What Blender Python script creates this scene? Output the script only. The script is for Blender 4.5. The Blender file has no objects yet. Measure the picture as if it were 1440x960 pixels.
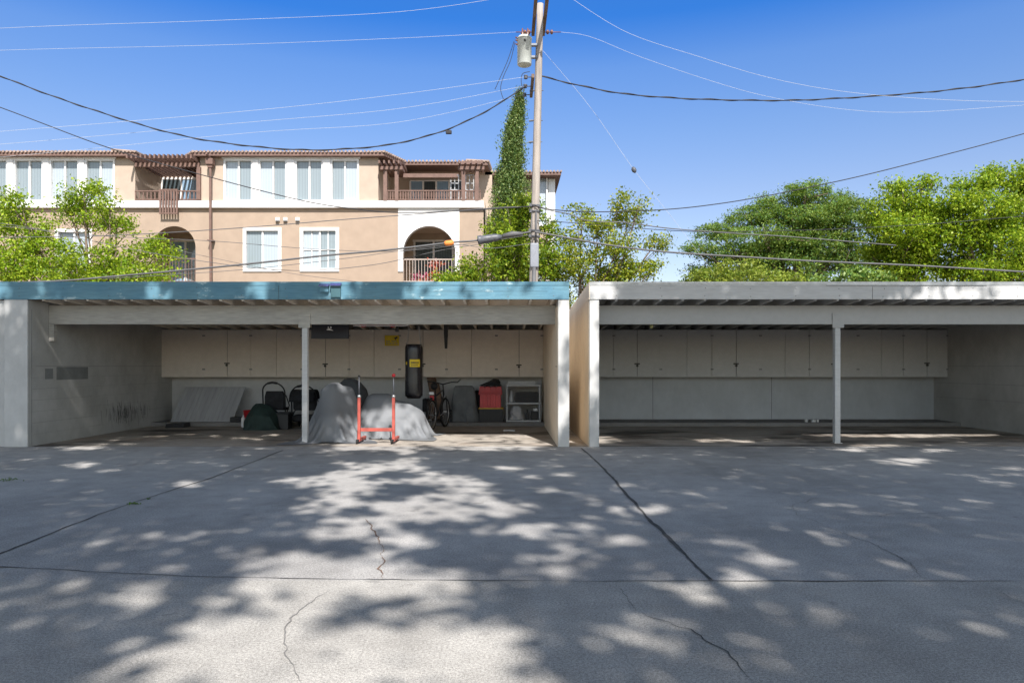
import bpy, bmesh, math, random
import numpy as np
from mathutils import Vector, Matrix

# ------------------------------------------------------------------ camera, sky, sun, exposure
scene = bpy.context.scene
COL = scene.collection
F, CX, CY, CH = 1009.0, 712.0, 515.0, 1.4        # focal length / principal point (photo pixels), camera height

cam_d = bpy.data.cameras.new('camera')
cam = bpy.data.objects.new('camera', cam_d); COL.objects.link(cam)
cam.location = (0, 0, CH); cam.rotation_euler = (math.radians(90), 0, 0)
cam_d.sensor_width = 36.0; cam_d.lens = 36.0 * F / 1440.0
cam_d.shift_x = 8 / 1440.0; cam_d.shift_y = 35 / 1440.0
cam_d.clip_start = 0.1; cam_d.clip_end = 3000
scene.camera = cam

SUN = Vector((-0.54, 2.37, -2.56))                # direction the light travels
el = math.atan2(2.56, math.hypot(0.54, 2.37)); az = math.atan2(0.54, -2.37)
w = bpy.data.worlds.new('World'); scene.world = w; w.use_nodes = True
nt = w.node_tree; bg = nt.nodes['Background']
sky = nt.nodes.new('ShaderNodeTexSky'); sky.sky_type = 'NISHITA'; sky.sun_disc = False
sky.sun_elevation = el; sky.sun_rotation = az; sky.altitude = 0
sky.air_density = 1.0; sky.dust_density = 0.5; sky.ozone_density = 1.0
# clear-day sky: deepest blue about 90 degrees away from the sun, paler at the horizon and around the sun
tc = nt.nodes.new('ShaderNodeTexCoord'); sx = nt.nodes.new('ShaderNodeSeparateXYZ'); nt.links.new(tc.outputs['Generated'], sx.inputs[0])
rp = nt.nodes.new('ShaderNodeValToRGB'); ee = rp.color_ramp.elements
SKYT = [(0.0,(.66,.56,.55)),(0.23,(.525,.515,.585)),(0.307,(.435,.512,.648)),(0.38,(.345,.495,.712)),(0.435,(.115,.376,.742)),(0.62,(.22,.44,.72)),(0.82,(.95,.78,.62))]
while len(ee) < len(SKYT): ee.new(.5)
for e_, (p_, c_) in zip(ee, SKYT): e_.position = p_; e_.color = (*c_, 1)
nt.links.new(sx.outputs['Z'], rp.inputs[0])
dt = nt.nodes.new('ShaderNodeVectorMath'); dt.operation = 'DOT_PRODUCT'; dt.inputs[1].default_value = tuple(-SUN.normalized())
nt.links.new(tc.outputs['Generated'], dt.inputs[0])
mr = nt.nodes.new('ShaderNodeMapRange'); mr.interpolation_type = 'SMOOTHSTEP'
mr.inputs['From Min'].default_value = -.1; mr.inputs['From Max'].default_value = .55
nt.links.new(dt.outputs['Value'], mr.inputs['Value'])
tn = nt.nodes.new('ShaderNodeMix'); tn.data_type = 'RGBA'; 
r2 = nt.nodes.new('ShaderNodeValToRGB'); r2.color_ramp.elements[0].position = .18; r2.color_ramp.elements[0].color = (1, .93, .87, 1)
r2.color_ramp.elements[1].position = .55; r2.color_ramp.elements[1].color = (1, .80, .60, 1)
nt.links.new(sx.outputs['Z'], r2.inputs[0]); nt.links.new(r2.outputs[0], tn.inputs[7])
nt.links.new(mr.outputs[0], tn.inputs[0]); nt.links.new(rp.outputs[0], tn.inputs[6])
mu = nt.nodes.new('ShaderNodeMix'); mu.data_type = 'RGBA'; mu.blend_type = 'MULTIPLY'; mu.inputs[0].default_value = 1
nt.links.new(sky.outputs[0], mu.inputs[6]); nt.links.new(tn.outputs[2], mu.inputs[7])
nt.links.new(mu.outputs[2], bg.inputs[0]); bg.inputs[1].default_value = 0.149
sl = bpy.data.lights.new('sun', 'SUN'); sl.energy = 4.15; sl.angle = math.radians(0.53); sl.color = (1.0, 0.966, 0.925)
so = bpy.data.objects.new('sun', sl); COL.objects.link(so); so.location = (4, -18, 25)
so.rotation_euler = SUN.to_track_quat('-Z', 'Y').to_euler()
vs = scene.view_settings
vs.view_transform = 'Standard'; vs.look = 'None'; vs.exposure = 0.95; vs.gamma = 1.0; vs.use_curve_mapping = False

R = random.Random(7); N = np.random.default_rng(11)

# ------------------------------------------------------------------ helpers
def P(px, py, Y):
    """photo pixel at distance Y -> world point"""
    return Vector(((px - CX) * Y / F, Y, CH + (CY - py) * Y / F))
def XX(px, Y): return (px - CX) * Y / F
def ZZ(py, Y): return CH + (CY - py) * Y / F
def G(px, py, z=0.0):
    Y = (CH - z) * F / (py - CY)
    return Vector(((px - CX) * Y / F, Y, z))

class MB:
    def __init__(s): s.v = []; s.f = []; s.m = []; s.cur = 0
    def add(s, vs_, fs_):
        o = len(s.v); s.v += [tuple(a) for a in vs_]
        for f in fs_: s.f.append(tuple(i + o for i in f)); s.m.append(s.cur)
        return s
    def box(s, x0, x1, y0, y1, z0, z1):
        return s.add([(x0,y0,z0),(x1,y0,z0),(x1,y1,z0),(x0,y1,z0),(x0,y0,z1),(x1,y0,z1),(x1,y1,z1),(x0,y1,z1)],
                     [(0,3,2,1),(4,5,6,7),(0,1,5,4),(1,2,6,5),(2,3,7,6),(3,0,4,7)])
    def bar(s, a, b, wx, wz, up=(0,0,1)):
        a = Vector(a); b = Vector(b); d = (b - a).normalized(); up = Vector(up)
        if abs(d.dot(up)) > 0.98: up = Vector((0,1,0))
        x = d.cross(up).normalized(); z = x.cross(d)
        vs_ = []
        for p in (a, b):
            for sx, sz in ((-1,-1),(1,-1),(1,1),(-1,1)): vs_.append(p + x*sx*wx/2 + z*sz*wz/2)
        return s.add(vs_, [(3,2,1,0),(4,5,6,7),(0,1,5,4),(1,2,6,5),(2,3,7,6),(3,0,4,7)])
    def tube(s, pts, r, n=8, cap=True, closed=False):
        pts = [Vector(p) for p in pts]; k = len(pts)
        rs = r if isinstance(r, (list, tuple)) else [r]*k
        prev = None; vs_ = []
        for i, p in enumerate(pts):
            if closed: d = pts[(i+1) % k] - pts[(i-1) % k]
            else: d = pts[min(i+1, k-1)] - pts[max(i-1, 0)]
            d.normalize()
            if prev is None:
                ref = Vector((0,0,1)) if abs(d.z) < .9 else Vector((1,0,0))
                x = d.cross(ref).normalized()
            else:
                x = (prev - d*prev.dot(d)).normalized()
            prev = x; y = d.cross(x)
            for j in range(n):
                a = 2*math.pi*j/n; vs_.append(p + (x*math.cos(a) + y*math.sin(a))*rs[i])
        fs_ = []
        for i in range(k if closed else k-1):
            i2 = (i+1) % k
            for j in range(n): fs_.append((i*n+j, i*n+(j+1)%n, i2*n+(j+1)%n, i2*n+j))
        if cap and not closed:
            fs_.append(tuple(range(n-1,-1,-1))); fs_.append(tuple((k-1)*n+j for j in range(n)))
        return s.add(vs_, fs_)
    def lathe(s, c, prof, n=20, axis='z'):
        c = Vector(c); vs_ = []; k = len(prof)
        for r, h in prof:
            for j in range(n):
                a = 2*math.pi*j/n; u, v_ = r*math.cos(a), r*math.sin(a)
                vs_.append(c + (Vector((u,v_,h)) if axis=='z' else Vector((h,u,v_)) if axis=='x' else Vector((u,h,v_))))
        fs_ = []
        for i in range(k-1):
            for j in range(n): fs_.append((i*n+j, i*n+(j+1)%n, (i+1)*n+(j+1)%n, (i+1)*n+j))
        fs_.append(tuple(range(n-1,-1,-1))); fs_.append(tuple((k-1)*n+j for j in range(n)))
        return s.add(vs_, fs_)
    def prism_y(s, poly, y0, y1):
        k = len(poly)
        vs_ = [(x,y0,z) for x,z in poly] + [(x,y1,z) for x,z in poly]
        return s.add(vs_, [tuple(range(k)), tuple(range(2*k-1,k-1,-1))] + [(i, k+i, k+(i+1)%k, (i+1)%k) for i in range(k)])
    def prism_z(s, poly, z0, z1):
        k = len(poly)
        vs_ = [(x,y,z0) for x,y in poly] + [(x,y,z1) for x,y in poly]
        return s.add(vs_, [tuple(range(k-1,-1,-1)), tuple(range(k,2*k))] + [(i, (i+1)%k, k+(i+1)%k, k+i) for i in range(k)])
    def build(s, name, mats, parent=None, smooth=False, bevel=0, label=None):
        me = bpy.data.meshes.new(name)
        if not isinstance(mats, (list, tuple)): mats = [mats]
        vs_ = np.array(s.v, dtype=float)
        if parent is not None: base = Vector(parent['_o'])
        else:
            lo, hi = vs_.min(0), vs_.max(0); base = Vector(((lo[0]+hi[0])/2, (lo[1]+hi[1])/2, lo[2]))
        me.from_pydata([tuple(q) for q in (vs_ - np.array(base))], [], s.f)
        for m in mats: me.materials.append(m)
        me.polygons.foreach_set('material_index', s.m)
        bm = bmesh.new(); bm.from_mesh(me); bmesh.ops.recalc_face_normals(bm, faces=bm.faces); bm.to_mesh(me); bm.free()
        if smooth: me.polygons.foreach_set('use_smooth', [True]*len(me.polygons))
        me.update()
        o = bpy.data.objects.new(name, me); COL.objects.link(o); o['_o'] = tuple(base)
        if parent is not None: o.parent = parent
        else: o.location = base
        if bevel:
            b = o.modifiers.new('bevel', 'BEVEL'); b.width = bevel; b.segments = 2; b.limit_method = 'ANGLE'
        if label: o['label'] = label
        return o

def tag(o, label, cat, group=None):
    o['label'] = label; o['category'] = cat
    if group: o['group'] = group
    return o
def struct(o): o['kind'] = 'structure'; return o
def thing(name, label, cat, loc, group=None):
    o = bpy.data.objects.new(name, None); COL.objects.link(o); o.location = loc; o.empty_display_size = .2
    o['_o'] = tuple(loc); return tag(o, label, cat, group)

# ------------------------------------------------------------------ materials
def new_mat(name):
    m = bpy.data.materials.new(name); m.use_nodes = True
    t = m.node_tree; return m, t, t.nodes['Principled BSDF']
def noise(t, scale, detail=4, stretch=(1,1,1), rough=.55, coord='Object'):
    tc = t.nodes.new('ShaderNodeTexCoord'); mp = t.nodes.new('ShaderNodeMapping'); n = t.nodes.new('ShaderNodeTexNoise')
    mp.inputs['Scale'].default_value = stretch
    n.inputs['Scale'].default_value = scale; n.inputs['Detail'].default_value = detail; n.inputs['Roughness'].default_value = rough
    t.links.new(tc.outputs[coord], mp.inputs[0]); t.links.new(mp.outputs[0], n.inputs['Vector'])
    return n.outputs['Fac']
def ramp(t, fac, stops):
    r = t.nodes.new('ShaderNodeValToRGB'); e = r.color_ramp.elements
    while len(e) < len(stops): e.new(.5)
    for i, (p, c) in enumerate(stops):
        e[i].position = p; e[i].color = (c, c, c, 1) if isinstance(c, (int, float)) else (*c, 1)
    t.links.new(fac, r.inputs[0]); return r.outputs[0]
def mix(t, fac, a, b, mode='MIX'):
    n = t.nodes.new('ShaderNodeMix'); n.data_type = 'RGBA'; n.blend_type = mode
    for sock, val in ((n.inputs[0], fac), (n.inputs[6], a), (n.inputs[7], b)):
        if isinstance(val, (int, float)): sock.default_value = val
        elif isinstance(val, (tuple, list)): sock.default_value = (*val, 1)
        else: t.links.new(val, sock)
    return n.outputs[2]
def bump(t, p, h, strength=.3, dist=.01):
    b = t.nodes.new('ShaderNodeBump'); b.inputs['Strength'].default_value = strength; b.inputs['Distance'].default_value = dist
    t.links.new(h, b.inputs['Height']); t.links.new(b.outputs[0], p.inputs['Normal'])
def mat(name, c, rough=.6, var=.15, scale=3, metal=0, stretch=(1,1,1), bmp=0, bscale=60, spec=.4, coat=0):
    m, t, p = new_mat(name)
    n = noise(t, scale, 5, stretch)
    lo = tuple(max(0, x*(1-var)) for x in c); hi = tuple(min(1, x*(1+var)) for x in c)
    t.links.new(ramp(t, n, [(.3, lo), (.7, hi)]), p.inputs['Base Color'])
    p.inputs['Roughness'].default_value = rough; p.inputs['Metallic'].default_value = metal
    p.inputs['Specular IOR Level'].default_value = spec
    if coat: p.inputs['Coat Weight'].default_value = coat
    if bmp: bump(t, p, noise(t, bscale, 3, stretch), bmp, .01)
    return m
def painted(name, c, dirt=(.12,.11,.10), amount=.35, stretch=(1,1,1), grain=(1,1,14), peel=None, bmp=.25, rough=.7, gmin=.82):
    """weathered paint: blotchy grime, fine grain, optional peeling to bare colour"""
    m, t, p = new_mat(name)
    g1 = ramp(t, noise(t, 1.3, 6, stretch, .62), [(.40, 0.0), (.72, 1.0)])
    g2 = ramp(t, noise(t, 9, 5, grain, .6), [(.35, gmin), (.65, 1.0)])
    base = mix(t, 1.0, c, g2, 'MULTIPLY')
    f = t.nodes.new('ShaderNodeMath'); f.operation = 'MULTIPLY'; f.inputs[1].default_value = amount
    t.links.new(g1, f.inputs[0])
    col = mix(t, f.outputs[0], base, dirt)
    if peel:
        pk = ramp(t, noise(t, 2.2, 8, (1,1,2.5), .7), [(.60, 0.0), (.66, .75)])
        col = mix(t, pk, col, peel)
    t.links.new(col, p.inputs['Base Color']); p.inputs['Roughness'].default_value = rough
    p.inputs['Specular IOR Level'].default_value = .3
    bump(t, p, noise(t, 14, 5, grain), bmp, .006)
    return m
def leafmat(name, dark, midc, light, trans=.35):
    m, t, p = new_mat(name)
    g = t.nodes.new('ShaderNodeNewGeometry')
    c1 = ramp(t, g.outputs['Random Per Island'], [(0, dark), (.5, midc), (1, light)])
    c2 = ramp(t, noise(t, .55, 3), [(.3, .72), (.7, 1.12)])
    col = mix(t, 1.0, c1, c2, 'MULTIPLY')
    t.links.new(col, p.inputs['Base Color']); p.inputs['Roughness'].default_value = .45; p.inputs['Specular IOR Level'].default_value = .35
    tr = t.nodes.new('ShaderNodeBsdfTranslucent'); ms = t.nodes.new('ShaderNodeMixShader'); ms.inputs[0].default_value = trans
    t.links.new(mix(t, .5, col, (.35, .42, .03)), tr.inputs[0])
    t.links.new(p.outputs[0], ms.inputs[1]); t.links.new(tr.outputs[0], ms.inputs[2])
    t.links.new(ms.outputs[0], t.nodes['Material Output'].inputs[0])
    return m

def concrete_mat(name, c, stain, stain_amt, spots=True, oil=False, pours=False):
    m, t, p = new_mat(name)
    big = ramp(t, noise(t, .45, 6, rough=.6), [(.3, .76), (.72, 1.10)])
    midn = ramp(t, noise(t, 3.5, 6, rough=.65), [(.3, .84), (.7, 1.10)])
    fine = ramp(t, noise(t, 70, 3, rough=.8), [(.30, .42), (.5, 1.0), (.70, 1.62)])
    grit = ramp(t, noise(t, 210, 2, rough=.7), [(.33, .50), (.5, 1.0), (.68, 1.48)])
    col = mix(t, 1.0, c, big, 'MULTIPLY'); col = mix(t, 1.0, col, midn, 'MULTIPLY')
    col = mix(t, .75, col, mix(t, 1.0, col, fine, 'MULTIPLY')); col = mix(t, .9, col, mix(t, 1.0, col, grit, 'MULTIPLY'))
    sm = ramp(t, noise(t, .8, 7, rough=.7), [(.5, 0.0), (.75, stain_amt)])
    col = mix(t, sm, col, stain)
    if pours:
        tc = t.nodes.new('ShaderNodeTexCoord'); sp_ = t.nodes.new('ShaderNodeSeparateXYZ'); t.links.new(tc.outputs['Object'], sp_.inputs[0])
        gt = t.nodes.new('ShaderNodeMath'); gt.operation = 'GREATER_THAN'; gt.inputs[1].default_value = 4.70+4.72; t.links.new(sp_.outputs['Y'], gt.inputs[0])
        col = mix(t, gt.outputs[0], mix(t, 1.0, col, (1.04, 1.03, 1.0), 'MULTIPLY'), mix(t, 1.0, col, (.98, .98, .985), 'MULTIPLY'))
        ty = ramp(t, noise(t, 1.1, 4, (1.6, .16, 1), .55), [(.48, 1.0), (.66, .89)]); col = mix(t, 1.0, col, ty, 'MULTIPLY')
        dr = ramp(t, noise(t, 2.6, 3, rough=.6), [(.68, 0.0), (.74, .45)]); col = mix(t, dr, col, (.10, .095, .09))
    if oil:
        ol = ramp(t, noise(t, .55, 5, (.7,1.6,1), .6), [(.50, 0.0), (.62, .8)])
        col = mix(t, ol, col, (.045, .04, .036))
    if spots:
        sp = ramp(t, noise(t, 5.5, 2, rough=.4), [(.70, 0.0), (.76, .35)])
        col = mix(t, sp, col, tuple(x*.4 for x in c))
    t.links.new(col, p.inputs['Base Color']); p.inputs['Roughness'].default_value = .88; p.inputs['Specular IOR Level'].default_value = .25
    bump(t, p, noise(t, 110, 4, rough=.75), .45, .004)
    return m

M_lot = concrete_mat('lot_concrete', (.415, .396, .374), (.20, .188, .176), .5, True, False, True)
M_floor = concrete_mat('carport_floor', (.42, .375, .325), (.22, .135, .08), .7, True, True)
M_curb = concrete_mat('kerb_concrete', (.22, .21, .20), (.15, .14, .13), .5, False)
M_soil = mat('soil', (.14, .11, .08), .95, .4, 1.5, bmp=.4)
M_joint = mat('joint_dirt', (.075, .07, .066), .95, .4, 9)
M_crack = mat('crack_dirt', (.19, .18, .17), .95, .4, 12)
M_rust = mat('crack_rusty', (.16, .10, .07), .95, .4, 12)
M_teal = painted('teal_paint', (.14, .28, .35), (.045, .165, .28), .45, grain=(.5, 1, 6), gmin=.78, peel=(.46, .58, .60))
M_grey = painted('pale_grey_paint', (.57, .565, .56), (.38, .37, .36), .4, grain=(.5, 1, 6), gmin=.86)
M_white = painted('white_wall_paint', (.54, .535, .525), (.30, .29, .28), .38, grain=(1.5, 1.5, 1), gmin=.93, bmp=.12)
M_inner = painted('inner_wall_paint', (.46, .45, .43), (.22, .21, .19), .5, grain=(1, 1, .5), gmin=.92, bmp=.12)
M_cab = painted('cabinet_paint', (.63, .565, .50), (.38, .335, .29), .28, grain=(1, 1, 1), gmin=.94, bmp=.08)
M_cab_cool = painted('cabinet_paint_grey', (.45, .445, .435), (.34, .33, .31), .25, grain=(1, 1, 1), gmin=.94, bmp=.08)
M_lowcool = painted('lower_wall_grey', (.42, .435, .445), (.24, .24, .24), .35, grain=(1, 1, .5), gmin=.94, bmp=.1)
M_beam = painted('beam_paint', (.49, .465, .42), (.24, .23, .21), .5, grain=(.4, 1, 6), gmin=.70)
M_rafter = painted('rafter_paint', (.86, .77, .66), (.36, .32, .27), .4, grain=(14, 1, 14))
M_stucco = painted('tan_stucco', (.86, .73, .57), (.66, .52, .38), .35, grain=(3, 3, .6), bmp=.4)
M_bounce = mat('bounce_tan', (.86, .76, .62), .9, .08, 3)
M_seam = mat('seam_dark', (.06, .055, .05), .9)
M_scuff = mat('scuff_grey', (.22, .22, .215), .9, .25, 8)
M_scuffdark = mat('scuff_dark', (.15, .145, .14), .9, .5, 6)
M_patch = mat('patch_grey', (.20, .205, .20), .85, .15, 5)
M_gravel = mat('roof_gravel', (.33, .31, .29), .95, .4, 20, bmp=.5)
M_black = mat('black_plastic', (.018, .018, .02), .5, .3)
M_blackfab = mat('black_fabric', (.016, .016, .018), .85, .4, 12, bmp=.3, bscale=30)
M_leather = mat('black_vinyl', (.014, .014, .018), .26, .3, 5, bmp=.15, bscale=14)
M_metal = mat('dull_steel', (.42, .42, .42), .45, .2, 8, metal=.8)
M_rubber = mat('tyre_rubber', (.02, .02, .02), .8, .3)
M_red = mat('red_paint', (.38, .08, .06), .55, .3, 7)
M_redpl = mat('red_plastic', (.50, .035, .04), .4, .15, 5)
M_redlid = mat('red_lid_plastic', (.36, .012, .018), .4, .15, 5)
M_yellow = mat('yellow_sign', (.66, .47, .015), .55, .12, 5)
M_yellowtrim = mat('yellow_trim', (.62, .38, .07), .6, .15, 5)
M_greycloth = mat('grey_cover', (.175, .183, .195), .6, .06, 2.5)
def wrinkle(m, sc, st, dist):
    t = m.node_tree; p = t.nodes['Principled BSDF']; n = noise(t, sc, 3, (1.3, 1.3, .45), .5)
    mt = t.nodes.new('ShaderNodeMath'); mt.operation = 'SUBTRACT'; mt.inputs[1].default_value = .5; ab = t.nodes.new('ShaderNodeMath'); ab.operation = 'ABSOLUTE'
    t.links.new(n, mt.inputs[0]); t.links.new(mt.outputs[0], ab.inputs[0]); bump(t, p, ab.outputs[0], st, dist)
wrinkle(M_greycloth, 6, .10, .04)
M_darkcloth = mat('dark_cover', (.075, .08, .085), .8, .2, 3.5, bmp=.25, bscale=9)
M_silver = mat('silver_bag', (.42, .42, .43), .5, .2, 9, bmp=.5, bscale=16)
M_greytub = mat('grey_plastic', (.40, .41, .42), .5, .1)
M_greentarp = mat('green_tarp', (.018, .035, .03), .75, .3, 5, bmp=.3, bscale=8)
M_ribbed = mat('ribbed_grey', (.34, .34, .345), .7, .10, 3, stretch=(4, 1, .4))
M_whitepl = mat('white_plastic', (.72, .72, .72), .45, .08)
M_rug = mat('brown_rug', (.20, .125, .085), .9, .3, 9, bmp=.3)
M_glass_solar = mat('solar_cell', (.05, .05, .16), .2, .2, 30, coat=.6)
M_bulb = mat('bulb_glass', (.75, .70, .30), .25, .05)
M_weed = leafmat('weed_leaf', (.02, .07, .01), (.05, .15, .02), (.10, .22, .03))
M_polewood = mat('pole_wood', (.315, .28, .25), .9, .28, 5, stretch=(3, 3, .22), bmp=.5, bscale=22)
M_armwood = mat('crossarm_wood', (.17, .12, .09), .9, .3, 5, stretch=(4, .4, 4), bmp=.4)
M_can = mat('transformer_grey', (.50, .52, .48), .45, .12, 3)
M_insul = mat('brown_porcelain', (.16, .075, .055), .3, .2)
M_wire_pale = mat('bare_wire', (.50, .52, .56), .5, .1)
M_wire_dark = mat('dark_wire', (.025, .025, .03), .7, .2)
M_wire_grey = mat('grey_cable', (.10, .10, .105), .6, .2)
M_conduit = mat('conduit_grey', (.22, .235, .27), .5, .15)
M_orange = mat('orange_wrap', (.72, .24, .05), .6, .15, 12)
M_splice = mat('splice_case', (.09, .095, .11), .45, .3, 8)
M_peach = mat('peach_stucco', (.355, .272, .208), .92, .07, 2, bmp=.35, bscale=45)
M_beige = mat('beige_stucco', (.43, .345, .275), .92, .07, 2, bmp=.35, bscale=45)
M_trim = mat('white_trim', (.74, .73, .72), .7, .05, 2)
M_brown = mat('brown_paint', (.165, .10, .08), .7, .18, 5)
M_tile = mat('clay_tile', (.33, .245, .20), .85, .3, 4)
M_shade = mat('recess_wall', (.42, .33, .25), .9, .08)
M_bark = mat('tree_bark', (.16, .12, .09), .95, .35, 6, stretch=(3, 3, .6), bmp=.6, bscale=18)
M_pot = mat('terracotta_pot', (.45, .16, .09), .8, .15)
def pane_mat(name, c, stripe, amt):
    m, t, p = new_mat(name)
    tc = t.nodes.new('ShaderNodeTexCoord'); wv = t.nodes.new('ShaderNodeTexWave'); wv.bands_direction = 'X'
    wv.inputs['Scale'].default_value = 2.6; wv.inputs['Distortion'].default_value = .6
    t.links.new(tc.outputs['Object'], wv.inputs['Vector'])
    col = ramp(t, wv.outputs['Fac'], [(.1, tuple(x*(1-amt) for x in c)), (.6, c)])
    t.links.new(col, p.inputs['Base Color']); p.inputs['Roughness'].default_value = .5
    p.inputs['Coat Weight'].default_value = 1.0; p.inputs['Coat Roughness'].default_value = .02
    return m
M_pane_bright = pane_mat('pane_white_blind', (.36, .41, .45), 1, .10)
M_pane_mid = pane_mat('pane_grey_blind', (.22, .265, .285), 1, .14)
M_pane_dark = pane_mat('pane_dark', (.045, .065, .075), 1, .3)

# ------------------------------------------------------------------ ground
g = MB(); g.add([(-900,-400,-.012),(900,-400,-.012),(900,1800,-.012),(-900,1800,-.012)], [(0,1,2,3)])
struct(g.build('ground', M_soil))
lot = MB(); lot.add([(-26,-22,0),(26,-22,0),(26,12.56,0),(-26,12.56,0)], [(0,1,2,3)])
LOT = struct(lot.build('driveway', M_lot))
fl = MB(); fl.add([(-14,12.56,.001),(12,12.56,.001),(12,18.3,.001),(-14,18.3,.001)], [(0,1,2,3)])
struct(fl.build('carport_floor', M_floor))
def ribbon(name, pts, wid, m, z=.004, jit=.012, sub=9, wj=.5, taper=False):
    pts = [Vector((p.x, p.y, 0)) for p in pts]; fine = []
    for a, b in zip(pts[:-1], pts[1:]):
        L = (b-a).length; k = max(2, int(L*sub))
        for i in range(k): fine.append(a.lerp(b, i/k))
    fine.append(pts[-1]); mb = MB(); vs_ = []; n = len(fine); off = 0; wv = 1; w2 = 1
    for i, p in enumerate(fine):
        d = (fine[min(i+1,n-1)] - fine[max(i-1,0)]).normalized(); nx = Vector((-d.y, d.x, 0))
        off = off*.72 + R.gauss(0, jit); wv = max(.15, min(2.2, wv + R.gauss(0, wj*.45) + (1-wv)*.12)); w2 = max(.15, min(2.2, w2 + R.gauss(0, wj*.45) + (1-w2)*.12))
        tp = min(1, i/6, (n-1-i)/6)*.9+.1 if taper else 1
        c = p + nx*off
        vs_ += [(c.x-nx.x*wid*wv*tp/2, c.y-nx.y*wid*wv*tp/2, z), (c.x+nx.x*wid*w2*tp/2, c.y+nx.y*wid*w2*tp/2, z)]
    mb.add(vs_, [(2*i, 2*i+1, 2*i+3, 2*i+2) for i in range(n-1)])
    return mb.build(name, m, LOT)
def gp(l): return [G(x, y) for x, y in l]
ribbon('joint', [G(-700,772)] + gp([(0,797),(75,800),(200,808),(330,812),(480,815),(700,816),(1000,816.5),(1440,817)]) + [G(2100,818)], .009, M_joint, jit=.004, wj=.85, sub=12)
ribbon('joint', [G(-700,1040)] + gp([(0,780),(90,742),(188,707),(300,671),(398,633)]), .022, M_joint, jit=.006)
ribbon('joint', gp([(1000,815),(940,757),(880,694),(850,660),(818,630)]), .026, M_joint, jit=.004, wj=.6, sub=14)
for pts, ww, mm in (
    ([(503,726),(514,727),(521,740),(531,757),(540,776),(536,802),(538,815)], .018, M_rust),
    ([(461,827),(446,840),(409,866),(403,885),(401,922),(412,941),(422,962)], .012, M_crack),
    ([(866,819),(883,840),(896,859),(930,872),(956,881),(971,885),(997,904),(1024,922),(1042,941),(1056,963)], .011, M_joint),
    ([(1151,699),(1116,709),(1123,724),(1147,733),(1174,744),(1200,754),(1237,769),(1279,791),(1290,804),(1309,816)], .014, M_crack),
    ([(1170,729),(1237,727),(1256,722),(1297,722),(1369,720)], .014, M_crack),
    ([(1230,632),(1297,649),(1357,658),(1440,675)], .020, M_crack),
    ([(795,658),(820,656),(838,655)], .018, M_joint),
    ([(1384,821),(1410,834),(1432,846),(1470,860)], .010, M_crack),
    ([(757,729),(793,728)], .02, M_joint), ([(877,732),(905,731)], .035, M_joint),
    ([(0,677),(25,675)], .05, M_joint), ([(30,672),(80,668),(130,660),(215,650)], .02, M_crack),
    ([(960,655),(1000,653),(1030,657)], .02, M_crack)):
    ribbon('crack', gp(pts), ww*.42, mm, jit=.008, sub=26, wj=.8, taper=True)
ribbon('joint', gp([(395,630),(600,630.5),(782,630)]), .014, M_crack, jit=.004)
ribbon('joint', gp([(846,630),(1100,630),(1440,630)]), .014, M_crack, jit=.004)

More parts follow.
